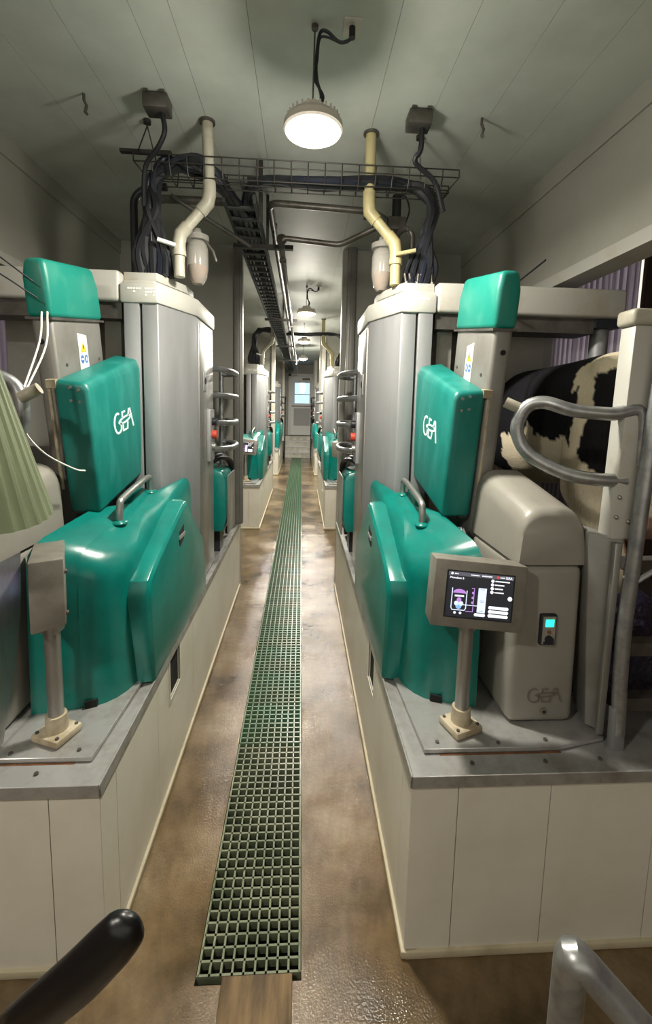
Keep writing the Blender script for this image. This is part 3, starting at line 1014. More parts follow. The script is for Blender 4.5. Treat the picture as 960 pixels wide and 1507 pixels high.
def rails(s):
    X = lambda u: SX(s, u)
    r = thing('guard_rail', (X(.04), 3.9, 1.0), f'grey steel guard rail of four hoops beside the cabinet {where(s)}', 'guard rail', 'hooped guard rails')
    for z in (2.16, 1.965, 1.755, 1.555):
        mb = MB().tube([(X(.06), 3.335, z), (X(.0), 3.42, z), (X(-.058), 3.55, z - .004), (X(-.062), 3.82, z - .004), (X(-.03), 3.94, z), (X(.03), 4.02, z), (X(.10), 4.03, z)], .0225, 10, smooth=5)
        mb.build('hoop', M['galv'], r)
    MB().tube([(X(.10), 4.03, 2.18), (X(.10), 4.03, Z_DECK + .004)], .0225, 10).build('upright', M['galv'], r)
    BAY[s]['rail'] = r
    u0 = -.04 if s < 0 else .045
    p = MB().box((X(u0), 4.385, Z_DECK + .004), (X(u0 + .08), 4.465, Z_CEIL))
    p.box((X(u0 + .02), 4.38, Z_DECK + .004), (X(u0 + .03), 4.386, Z_CEIL))
    BAY[s]['post'] = tag(p.build('support_post', M['column'], loc=(X(.04), 4.425, Z_DECK), bevel=.005), f'dark grey steel post from platform to ceiling {where(s)}', 'post', 'steel posts at the cross walls')
    b = thing('pump_box', (X(.06), 3.62, Z_DECK), f'small teal box with black hoses behind the cabinet {where(s)}', 'pump box', 'small teal boxes')
    mb = MB()
    mb.loft([[(X(-.01), 3.46, .88), (X(.13), 3.46, .88), (X(.13), 3.80, .88), (X(-.01), 3.80, .88)],
             [(X(-.035), 3.46, 1.0), (X(.13), 3.46, 1.0), (X(.13), 3.82, 1.0), (X(-.035), 3.82, 1.0)],
             [(X(-.035), 3.46, 1.30), (X(.13), 3.46, 1.34), (X(.13), 3.82, 1.34), (X(-.035), 3.82, 1.30)],
             [(X(.0), 3.48, 1.37), (X(.13), 3.48, 1.40), (X(.13), 3.80, 1.40), (X(.0), 3.80, 1.37)]])
    mb.build('shell', M['teal'], b, bevel=.014, seg=3)
    MB().loft([[(X(-.046), 3.50, .85), (X(-.0365), 3.50, .85), (X(-.0365), 3.84, .85), (X(-.046), 3.84, .85)],
               [(X(-.046), 3.50, 1.33), (X(-.0365), 3.50, 1.33), (X(-.0365), 3.84, 1.33), (X(-.046), 3.84, 1.33)]]).build('side_plate', M['steel'], b)
    MB().box((X(.03), 3.54, Z_DECK + .003), (X(.09), 3.7, .88)).build('stand', M['black'], b)
    for k in range(3):
        MB().tube([(X(.15 - .03 * k), 3.46 + .03 * k, 1.43), (X(.08 - .03 * k), 3.62, 1.50 - .02 * k), (X(-.0 - .01 * k), 3.86, 1.38), (X(.01), 3.98, 1.05), (X(.05), 4.0, Z_DECK + .02)], .017, 8, smooth=5).build('hose', M['cable'], b)
    BAY[s]['pump'] = b


def overhead(s):
    X = lambda u: SX(s, u)
    # junction box, cable and hook on the ceiling
    x = -.745 if s < 0 else .585
    j = thing('junction_box', (x, 2.43, Z_CEIL), f'grey ceiling junction box above the cable tray on the {SIDE[s]}', 'junction box')
    MB().box((x - .06, 2.38, Z_CEIL - .075), (x + .06, 2.48, Z_CEIL - .006)).build('case', M['steel_dk'], j, bevel=.006)
    mb = MB()
    for a in (-1, 1):
        MB().box((x + a * .04 - .01, 2.37, Z_CEIL - .012), (x + a * .04 + .01, 2.49, Z_CEIL)).build('mounting_lug', M['steel_dk'], j)
    MB().tube([(x + .02, 2.43, Z_CEIL - .07), (x + .02, 2.44, Z_CEIL - .17), (x - s * .0 + .0, 2.47, 3.2), (x + s * .12, 2.5, 3.12), (x + s * .18, 2.52, 2.98)] if s > 0 else
              [(x + .02, 2.43, Z_CEIL - .07), (x + .03, 2.44, Z_CEIL - .15), (x - .01, 2.46, 3.2), (x - .09, 2.5, 3.12), (x - .12, 2.55, 2.95)], .013, 8, smooth=6).build('cable', M['cable'], j)
    hx = -1.108 if s < 0 else .922
    mb = MB().tube([(hx, 2.44, Z_CEIL), (hx, 2.44, Z_CEIL - .03), (hx + .012, 2.44, Z_CEIL - .055), (hx + .004, 2.44, Z_CEIL - .085), (hx + .014, 2.44, Z_CEIL - .095)], .007, 6)
    tag(mb.build('ceiling_hook', M['steel_dk'], loc=(hx, 2.44, Z_CEIL)), f'small dark hook on the {SIDE[s]} of the ceiling', 'hook')
    # cream drain pipe: ceiling -> elbow -> cabinet top
    if s < 0:
        pts = [(-.535, 2.60, Z_CEIL), (-.525, 2.60, 3.05), (-.535, 2.60, 3.0), (-.69, 2.62, 2.84), (-.70, 2.62, 2.79), (-.70, 2.62, 2.607)]
    else:
        pts = [(.365, 2.62, Z_CEIL), (.365, 2.62, 3.05), (.37, 2.62, 3.0), (.52, 2.62, 2.84), (.53, 2.62, 2.79), (.53, 2.62, 2.607)]
    pm = M['pvc'] if s < 0 else M['pvc_y']
    p = thing('plastic_pipe', pts[-1], f'{"cream" if s < 0 else "yellowed"} plastic pipe bending from the ceiling to the {SIDE[s]} cabinet', 'pipe')
    MB().tube(pts, .03, 14).build('pipe_run', pm, p)
    for k, (a, b2) in enumerate(((1, 2), (3, 4))):
        q0, q1 = Vector(pts[a]), Vector(pts[b2])
        MB().tube([q0 + (Vector(pts[a - 1]) - q0).normalized() * .06, q0, q1, q1 + (Vector(pts[b2 + 1]) - q1).normalized() * .06], .0355, 14).build('elbow', pm, p)
    MB().cyl((pts[-1][0], pts[-1][1], 2.72), (pts[-1][0], pts[-1][1], 2.75), .038, 14).build('collar', pm, p)
    MB().cyl((pts[0][0], pts[0][1], Z_CEIL - .012), (pts[0][0], pts[0][1], Z_CEIL), .043, 14).build('ceiling_flange', M['steel_dk'], p)
    MB().tube([(pts[-1][0] - .01, 2.58, 2.765), (pts[-1][0] - (.10 if s < 0 else -.10), 2.56, 2.785)], .012, 8).build('valve_lever', M['label'] if s < 0 else pm, p)
    BAY[s]['pipe'] = p
    # clear receiver jar behind the pipe
    jx = -.63 if s < 0 else .475
    j = thing('receiver_jar', (jx, 2.76, 2.605), f'clear receiver jar with brown residue on top of the {SIDE[s]} cabinet', 'jar')
    MB().lathe((jx, 2.76, 2.607), [(.03, 0.), (.05, .03), (.062, .09), (.062, .2), (.05, .235), (.03, .25)], 20).build('vessel', M['jar'], j)
    MB().lathe((jx, 2.76, 2.61), [(.028, 0.), (.046, .03), (.056, .08), (.054, .1)], 20).build('residue', M['rust'], j)
    MB().lathe((jx, 2.76, 2.85), [(.035, 0.), (.068, 0.), (.068, .03), (.03, .04), (.02, .07)], 18).build('cap', M['jar'], j)
    MB().tube([(jx + .03, 2.76, 2.87), (jx + .09, 2.76, 2.80), (jx + .11, 2.76, 2.74)], .008, 6).build('clip', M['steel_dk'], j)
    # bundle of black cables
    bn = thing('cable_bundle', (X(.2), 2.7, 2.607), ('thick black cable bundle arching over the tray to the left cabinet' if s < 0 else 'thick black cable bundle crossing the tray to the right cabinet'), 'cables')
    random.seed(11 + s)
    for k in range(17):
        jt = lambda a: random.uniform(-a, a)
        if s < 0:
            bx = -.93 + .0105 * k + jt(.01)
            pts = [(bx, 2.64 + jt(.05), 2.607), (bx - .01 + jt(.012), 2.62 + jt(.02), 2.75), (-.84 + jt(.035), 2.60 + jt(.03), 2.95), (-.83 + jt(.03), 2.60 + jt(.03), 3.10),
                   (-.74 + jt(.03), 2.61 + jt(.03), 3.195 + jt(.035)), (-.62 + jt(.03), 2.63 + jt(.05), 3.205 + jt(.035)), (-.50 + jt(.03), 2.68 + jt(.03), 3.16 + jt(.03)), (-.44 + jt(.02), 2.78 + jt(.03), 3.12), (-.40 + jt(.05), 3.1, 3.118 + jt(.008)), (-.38 + jt(.05), 3.8, 3.118 + jt(.008))]
        else:
            bx = .585 + .011 * k + jt(.012)
            pts = [(bx, 2.66 + jt(.05), 2.607), (bx + .015 + jt(.012), 2.64 + jt(.03), 2.72), (.70 + jt(.025), 2.62 + jt(.03), 2.88), (.735 + jt(.025), 2.61 + jt(.03), 3.02),
                   (.66 + jt(.03), 2.61 + jt(.03), 3.13 + jt(.012)), (.45 + jt(.02), 2.62 + jt(.03), 3.165 + jt(.014)), (.1 + jt(.02), 2.63 + jt(.03), 3.15 + jt(.014)), (-.2 + jt(.02), 2.65 + jt(.03), 3.155 + jt(.014)), (-.33 + jt(.02), 2.75 + jt(.03), 3.14), (-.36 + jt(.04), 3.1, 3.13 + jt(.008))]
        rr = random.choice((.012, .016, .019, .023))
        MB().tube(pts, rr, 7, smooth=5).build('cable', M['cable_blue'] if k % 4 == 1 else M['cable'], bn)
    for k in range(6):
        bx = (-.93 + .03 * k) if s < 0 else (.60 + .03 * k)
        mb = MB().cyl((bx, 2.62, 2.607), (bx + random.uniform(-.02, .02), 2.62, 2.675), .008, 8)
        mb.cyl((bx, 2.62, 2.607), (bx, 2.62, 2.63), .014, 6)
        mb.build('connector', M['steel_dk'], bn)
    BAY[s]['bundle'] = bn


for s in (-1, 1):
    platform(s); hood(s); arm(s); cabinet(s); grey_unit(s); terminal(s); rails(s); overhead(s)

# wire basket tray across the corridor
tr = thing('wire_tray', (0, 2.6, 3.1), 'dark wire basket cable tray hung across the corridor below the ceiling', 'cable tray')
mb = MB()
x0, x1 = -.91, .85
ring = [(2.54, 3.21), (2.54, 3.17), (2.57, 3.115), (2.63, 3.115), (2.69, 3.115), (2.72, 3.17), (2.72, 3.21)]
for y, z in ring:
    mb.tube([(x0 + (.05 if z < 3.15 else 0), y, z), (x1 - (.05 if z < 3.15 else 0), y, z)], .0035, 6)
for i in range(20):
    x = x0 + (x1 - x0) * i / 19
    mb.tube([(x + (.05 if i == 0 else -.05 if i == 19 else 0) * (1 if z < 3.15 else 0), y, z) for y, z in ring], .0035, 6)
mb.build('basket', M['tray'], tr)
for x in (-.86, .64):
    mb = MB().tube([(x, 2.62, Z_CEIL), (x, 2.62, Z_CEIL - .03), (x - .03, 2.55, 3.22)], .0035, 6).tube([(x, 2.62, Z_CEIL - .03), (x + .03, 2.68, 3.22)], .0035, 6)
    mb.cyl((x, 2.62, Z_CEIL - .02), (x, 2.62, Z_CEIL), .02, 10)
    mb.build('hanger', M['tray'], tr)
MB().box((-.99, 2.56, 3.225), (-.72, 2.59, 3.24)).build('spreader', M['tray'], tr)

# ladder tray running down the corridor
ld = thing('cable_ladder', (-.385, 3, 3.08), 'long dark cable ladder running down the corridor under the ceiling', 'cable ladder')
for x in (-.475, -.295):
    MB().box((x - .008, 2.75, 3.075), (x + .008, 15.6, 3.135)).build('side_rail', M['ladder'], ld)
sl = MB().box((-.467, 2.85, 3.085), (-.303, 2.88, 3.1)).build('slat', M['ladder'], ld)
for i in range(1, 79):
    o = sl.copy(); C.objects.link(o); o.location.y = .16 * i
bn = thing('cable_bundle', (-.385, 3.2, 3.1), 'row of black cables lying in the corridor cable ladder', 'cables')
for k in range(5):
    x = -.45 + k * .03
    MB().tube([(x, 3.0, 3.115), (x + .01, 5, 3.115), (x - .005, 8, 3.115), (x, 12, 3.115), (x, 15.5, 3.115)], .012, 6, smooth=4).build('cable', M['cable'], bn)

# steel lines: along the corridor and across to both bays
def pipe(pts, r, label, name='steel_pipe', m='pipe_dk', n=10, sm=0):
    mb = MB().tube(pts, r, n, smooth=sm)
    return tag(mb.build(name, M[m], loc=pts[0]), label, 'pipe')


def bend(pts, r=.07, k=5):
    """round the corners of a polyline"""
    pts = [Vector(p) for p in pts]
    out = [pts[0]]
    for a, b2, c in zip(pts[:-2], pts[1:-1], pts[2:]):
        d0, d1 = (a - b2).normalized(), (c - b2).normalized()
        for i in range(k + 1):
            t = i / k
            out.append((b2 + d0 * r) * (1 - t) ** 2 + b2 * 2 * t * (1 - t) + (b2 + d1 * r) * t * t)
    return out + [pts[-1]]


pipe(bend([(.60, 3.05, 3.10), (.45, 3.0, 3.165), (-.225, 3.0, 3.19), (-.225, 15.5, 3.19)]), .022, 'grey steel line turning down the corridor beside the cable ladder')
pipe(bend([(.62, 3.02, 3.15), (.25, 3.2, 3.02), (-.155, 3.2, 3.05), (-.155, 3.2, 3.0), (-.155, 15.5, 3.0)], .04), .019, 'lower thin steel line turning down the corridor nearest the lamps')
pipe(bend([(-.93, 2.95, 2.72), (-.93, 2.95, 3.16), (-.40, 2.95, 3.16), (-.40, 3.4, 3.17), (-.40, 15.4, 3.17)], .06), .024, 'steel line from the left cabinet running above the cable ladder')
pipe([(-.82, 2.9, 3.16), (-.38, 3.3, 3.02)], .014, 'thin diagonal steel brace below the left end of the wire tray', 'steel_brace')
pipe(bend([(-.99, 2.75, 2.62), (-.99, 2.75, 3.08), (-.90, 2.75, 3.14), (-.8, 2.75, 3.14)], .05), .022, 'dark bent hose standing left of the left cable bundle', 'bent_hose', 'cable')
pipe(bend([(.60, 2.95, 2.62), (.60, 2.95, 3.02), (.66, 2.95, 3.06), (.70, 2.95, 3.02), (.70, 2.95, 2.64)], .03), .019, 'dark looped pipe standing on the right cabinet behind the cables', 'looped_pipe')
v = thing('valve_block', (.60, 3.0, 3.1), 'dark valve block on the steel line behind the right cable bundle', 'valve')
MB().cyl((.60, 3.0, 3.13), (.60, 3.0, 3.27), .03, 12).build('solenoid', M['cable'], v)
MB().box((.54, 2.96, 3.05), (.66, 3.04, 3.13)).cyl((.54, 3.0, 3.09), (.52, 3.0, 3.09), .035, 12).build('body', M['pipe_dk'], v, bevel=.006)
MB().tube([(.60, 3.0, 3.27), (.65, 2.98, 3.26), (.68, 2.98, 3.18), (.66, 2.98, 3.1)], .006, 6, smooth=4).build('lead', M['cable'], v)
for k, y in enumerate((3.42, 6.2, 8.9, 11.6)):
    t = thing('trapeze_bracket', (-.32, y, 3.07), f'steel cross bracket carrying the cable ladder, {nums[k]} from the wire tray', 'bracket', 'ladder brackets')
    MB().box((-.52, y - .02, 3.045), (-.08, y + .02, 3.074)).build('cross_bar', M['tray'], t)
    MB().box((-.28, y - .012, 3.074), (-.26, y + .012, Z_CEIL)).build('hanger', M['tray'], t)
    MB().cyl((-.225, y, 3.06), (-.225, y, 3.25), .007, 8).cyl((-.155, y, 2.96), (-.155, y, 3.06), .007, 8).box((-.25, y - .03, 3.205), (-.20, y + .03, 3.22)).box((-.18, y - .03, 2.96), (-.13, y + .03, 2.975)).build('pipe_clamp', M['tray'], t)
t = thing('ceiling_strut', (-.28, 2.95, 3.1), 'T-shaped steel strut hanging beside the corridor cable ladder', 'strut')
MB().box((-.36, 2.93, 3.285), (-.19, 2.97, 3.31)).build('top_bar', M['tray'], t)
MB().box((-.29, 2.94, 3.05), (-.265, 2.965, Z_CEIL)).build('drop_rod', M['tray'], t)
for k, x in enumerate((.40,)):
    t = MB().box((x - .02, 2.93, 3.1), (x + .02, 2.97, Z_CEIL))
    tag(t.build('ceiling_strut', M['tray'], loc=(x, 2.95, 3.1)), 'square steel strut dropping beside the yellowed pipe', 'strut')

# ================================================================== copies down the corridor
index_children()
ROOTS = {}
def repeat(key, s, k, label, src=None):
    o = copy_tree(BAY[src or s][key])
    dx = 0 if src in (None, s) else SX(s, .23) - SX(src, .23)
    o.location = Vector(BAY[src or s][key].location) + Vector((dx, PITCH * k, 0))
    if dx:
        o.rotation_euler.z = math.radians(126 if s > 0 else 0)
    o['label'] = label
    return o


for k in (1, 2):
    for s in (-1, 1):
        w = where(s, k)
        repeat('platform', s, k, f'white clad raised platform with steel top {w}')
        repeat('hood', s, k, f'teal plastic machine hood with a bent steel handle {w}')
        repeat('cabinet', s, k, f'tall grey steel robot cabinet with chamfered corner {w}')
        repeat('rail', s, k, f'grey steel guard rail of four hoops beside the cabinet {w}')
        repeat('pump', s, k, f'small teal box with black hoses behind the cabinet {w}')
        o = repeat('post', s, k, f'bright painted post from platform to ceiling {w}')
        o.data = o.data.copy(); o.data.materials[0] = M['white']
        if k == 1:
            repeat('terminal', s, k, (f'grey touch screen terminal on a steel post {w}' if s < 0 else f'grey terminal box turned sideways on a steel post {w}'), src=-s)
            repeat('pipe', s, k, f'cream plastic pipe bending from the ceiling to the second {SIDE[s]} cabinet')
            repeat('bundle', s, k, f'black cable bundle rising from the second {SIDE[s]} cabinet')


# ================================================================== lamps
def lamp(x, y, z, power, label, cord=True, lens=True):
    r = thing('pendant_lamp', (x, y, z), label, 'lamp', 'round pendant lamps')
    MB().lathe((x, y, z), [(.02, .10), (.05, .095), (.06, .06), (.105, .05), (.122, .03), (.122, .008), (.115, 0), (.085, -.002), (.08, .004)], 32).build('housing', M['lamp'], r)
    MB().lathe((x, y, z), [(.086, .002), (.086, -.012), (.07, -.022), (.03, -.026), (.002, -.027)], 32).build('lens', M['lampglow'], r)
    mb = MB()
    for i in range(28):
        a = i * 2 * PI / 28
        mb.box((x + .105 * math.cos(a) - .004, y + .105 * math.sin(a) - .004, z + .045), (x + .105 * math.cos(a) + .004, y + .105 * math.sin(a) + .004, z + .062))
    mb.build('cooling_fins', M['lamp'], r)
    MB().tube([(x - .004, y, z + .09), (x, y, Z_CEIL - .02)], .004, 6).cyl((x, y, Z_CEIL - .015), (x, y, Z_CEIL), .014, 10).build('suspension', M['steel_dk'], r)
    if cord:
        for k in range(2):
            MB().tube([(x + .02, y, z + .085), (x + .03 + .01 * k, y, z + .14), (x + .012 - .01 * k, y, z + .2), (x + .008 + .004 * k, y, z + .27), (x + .02, y, Z_CEIL - .03 - .02 * k), (x + .05, y, Z_CEIL - .02 - .02 * k), (x + .10, y, Z_CEIL - .055), (x + .14, y, Z_CEIL - .045), (x + .15, y - .005, Z_CEIL - .025)], .0065 - .002 * k, 8, smooth=6).build('power_cord', M['black'], r)
        MB().cyl((x + .15, y - .01, Z_CEIL - .045), (x + .15, y - .01, Z_CEIL - .006), .013, 12).build('plug', M['black'], r)
        MB().box((x + .115, y - .05, Z_CEIL - .006), (x + .185, y + .04, Z_CEIL)).build('socket_plate', M['lamp'], r)
    for kind, share, dz in (('AREA', .72, .04), ('POINT', .28, .10)):
        ld = bpy.data.lights.new('lamp_light', kind)
        if kind == 'AREA':
            ld.shape = 'DISK'
            ld.size = .17
        else:
            ld.shadow_soft_size = .08
        ld.energy = power * share
        ld.color = (1, .94, .83)
        lo = bpy.data.objects.new('lamp_light', ld)
        lo.location = (x, y, z - dz)
        C.objects.link(lo)
    return r


lamp(.03, 1.95, 3.02, 82, 'round pendant lamp with coiled cord, nearest above the corridor')
lamp(.045, 5.85, 3.08, 105, 'second round pendant lamp along the corridor, past the first cross wall')
lamp(.03, 8.4, 3.08, 110, 'third round pendant lamp along the corridor', False)
lamp(.02, 11.4, 3.08, 230, 'farthest round pendant lamp, fourth along the corridor', False)

lamp(-1.15, -.2, 2.95, 46, 'added fill lamp in pendant form, unseen behind the camera', False)  # extra lamp out of view, added to brighten the cow and front faces

# ================================================================== right stall gate
g = thing('stall_gate', (1.15, 1.45, Z_DECK), 'grey steel stall gate post with hooped rail in front of the cow', 'gate')
# channel post, slightly leaning, tapering below the hoop
mb = MB()
mb.hexa([(1.085, 1.43, 1.46), (1.155, 1.43, 1.46), (1.20, 1.50, 1.46), (1.085, 1.50, 1.46), (1.10, 1.43, 2.19), (1.22, 1.43, 2.19), (1.22, 1.50, 2.19), (1.10, 1.50, 2.19)])
mb.build('post', M['steel_beam'], g, bevel=.006)
MB().box((1.085, 1.42, 2.19), (1.24, 1.51, 2.245)).build('post_cap', M['pvc'], g, bevel=.015, seg=3)
mb = MB()
for x, z in ((1.10, 1.61), (1.095, 1.54), (1.14, 1.525)):
    MB().ball((x, 1.428, z), .008, 8).build('bolt', M['steel'], g)
mb = MB().tube([(1.20, 1.40, 2.3), (1.175, 1.40, 1.95), (1.155, 1.40, 1.45), (1.145, 1.40, 1.1), (1.16, 1.40, Z_DECK + .06)], .024, 12, smooth=4)
mb.build('upright_pipe', M['galv'], g)
mb = MB().hexa([(1.13, 1.385, Z_DECK), (1.18, 1.385, Z_DECK), (1.18, 1.41, Z_DECK), (1.13, 1.41, Z_DECK), (1.125, 1.385, Z_DECK + .16), (1.175, 1.385, Z_DECK + .16), (1.175, 1.41, Z_DECK + .16), (1.125, 1.41, Z_DECK + .16)])
mb.build('foot_plate', M['steel_lt'], g, bevel=.003)
mb = MB()
mb.hexa([(1.085, 1.47, Z_DECK + .04), (1.125, 1.43, Z_DECK + .04), (1.125, 1.44, Z_DECK + .04), (1.12, 1.60, Z_DECK + .04),
         (1.03, 1.47, 1.47), (1.135, 1.43, 1.47), (1.135, 1.44, 1.46), (1.08, 1.60, 1.47)])
mb.build('guard_plate', M['column'], g, bevel=.004)
MB().box((1.095, 1.415, Z_DECK + .04), (1.12, 1.432, 1.45)).build('slot_bar', M['steel'], g, bevel=.003)
h = MB().tube([(1.17, 1.44, 1.72), (1.155, 1.44, 1.90), (1.06, 1.45, 1.895), (.94, 1.48, 1.905), (.87, 1.53, 1.93), (.82, 1.56, 1.915), (.795, 1.575, 1.85), (.805, 1.57, 1.79), (.84, 1.54, 1.735), (.93, 1.49, 1.685), (1.02, 1.46, 1.668), (1.13, 1.45, 1.665)], .0235, 14, smooth=5).build('hoop_rail', M['galv'], g)
MB().tube([(.815, 1.57, 1.90), (.755, 1.60, 1.93)], .02, 12).build('rail_stub', M['pvc'], g)
MB().tube([(1.13, 1.41, 1.335), (1.15, 1.39, 1.325), (1.18, 1.385, 1.34), (1.28, 1.36, 1.46), (1.29, 1.36, 1.75)], .009, 8, smooth=4).build('latch_rod', M['steel_lt'], g)
# low rails of the stall floor to the right of the gate
for i, z in enumerate((.78, 1.0, 1.32)):
    mb = MB().box((1.20, 1.47, z), (2.5, 1.52, z + .05))
    tag(mb.build('stall_rail', M['steel_dk'], loc=(1.2, 1.5, z)), 'dark flat stall bar right of the gate, ' + ['lowest of three', 'middle of three', 'topmost of three'][i], 'rail', 'stall bars beside the gate')

# left stall gate: mirrored hoop with twine
g = thing('stall_gate', (-1.35, 1.5, Z_DECK), 'grey hooped gate rail tied with twine behind the ribbed shield', 'gate')
MB().box((-1.45, 1.43, Z_DECK), (-1.33, 1.50, 2.22)).build('post', M['steel_beam'], g, bevel=.006)
MB().tube([(-1.39, 1.44, 1.90), (-1.25, 1.47, 1.92), (-1.14, 1.52, 1.965), (-1.06, 1.57, 1.98), (-1.0, 1.60, 1.95), (-.975, 1.60, 1.87), (-.995, 1.60, 1.78), (-1.06, 1.56, 1.70), (-1.2, 1.49, 1.67), (-1.36, 1.45, 1.665)], .0235, 14, smooth=5).build('hoop_rail', M['galv'], g)
MB().tube([(-.975, 1.59, 1.905), (-.915, 1.60, 1.94)], .021, 12).build('rail_stub', M['pvc'], g)
tw = MB().tube([(-1.0, 1.79, 2.235), (-.985, 1.74, 2.12), (-.975, 1.62, 1.95), (-.975, 1.585, 1.90), (-.978, 1.6, 1.80), (-.965, 1.7, 1.70), (-.935, 1.85, 1.62), (-.93, 1.93, 1.60)], .0035, 6, smooth=6)
tw.tube([(-.99, 1.81, 2.24), (-.97, 1.75, 2.10), (-.972, 1.6, 1.91)], .0035, 6, smooth=6)
tag(tw.build('twine', M['label'], loc=(-.97, 1.6, 1.9)), 'pale twine hanging from the teal cap to the left gate hoop', 'twine')
tw = MB().tube([(.965, 1.78, 2.50), (1.06, 2.48, 2.5), (1.1, 2.47, 2.3), (1.13, 2.46, 2.12)], .004, 6)
tag(tw.build('wire', M['cable'], loc=(1.06, 2.48, 2.3)), 'thin dark wire hanging from the right overhead beam', 'wire')
tw = MB().tube([(-1.77, 1.3, 2.72), (-1.25, 1.62, 2.52), (-1.16, 1.75, 2.45), (-1.06, 1.85, 2.36)], .003, 6, smooth=5).tube([(-1.77, 1.3, 2.71), (-1.3, 1.65, 2.42), (-1.16, 1.75, 2.38), (-1.05, 1.85, 2.30)], .003, 6, smooth=5)
tag(tw.build('wire', M['cable'], loc=(-1.1, 1.8, 2.4)), 'dark wires reaching the back of the left teal cap', 'wire')

# ribbed shield hanging at the left edge: part of a cone, bent sheet
mb = MB()
n, mrow = 56, 10
inner, outer = [], []
for j in range(mrow + 1):
    t = j / mrow
    rowi, rowo = [], []
    for i in range(n + 1):
        a = math.radians(-100 + 150 * i / n)
        rad = .13 + .14 * t
        rib = .005 * (1 if (i // 2) % 2 else 0)
        cx, cy = -1.03 + .0 * t, 1.32
        z = 2.05 - .46 * t - .055 * math.cos(a + .55) * t
        rowo.append((cx + (rad + rib) * math.cos(a), cy + (rad + rib) * math.sin(a) * .75, z))
        rowi.append((cx + (rad - .006) * math.cos(a), cy + (rad - .006) * math.sin(a) * .75, z))
    outer.append(rowo + rowi[::-1])
mb.loft(outer)
tag(mb.build('ribbed_shield', M['curtain'], loc=(-1.03, 1.32, 1.5), angle=25), 'pale green ribbed plastic shield hanging in front of the left gate', 'plastic shield')

# hoses behind the right terminal
hs = thing('hose_coil', (.72, 1.75, Z_DECK + .02), 'black hoses coiled between the right hood and the grey unit', 'hoses')
for k in range(5):
    MB().tube([(.72 + .01 * k, 1.95, 1.35), (.70 + .012 * k, 1.8, 1.12 + .03 * k), (.735, 1.66 + .01 * k, .98 - .02 * k), (.745, 1.70, .86 + .012 * k), (.72, 1.85, .79 + .012 * k), (.75, 2.0, .74 + .02 * k)], .012, 8, smooth=6).build('hose', M['cable'], hs)
hs = thing('hose_coil', (-1.0, 1.75, Z_DECK + .02), 'black hoses between the left hood and its grey unit', 'hoses')
for k in range(3):
    MB().tube([(-.955 - .01 * k, 1.95, 1.35), (-.965, 1.8, 1.12), (-.965 - .01 * k, 1.7, .90), (-.96, 1.85, .76)], .012, 8, smooth=6).build('hose', M['cable'], hs)

# ================================================================== cow
def ellipse_ring(c, a, b2, ax, ay, n=20):
    return [Vector(c) + Vector(ax) * a * math.cos(2 * PI * k / n) + Vector(ay) * b2 * math.sin(2 * PI * k / n) for k in range(n)]


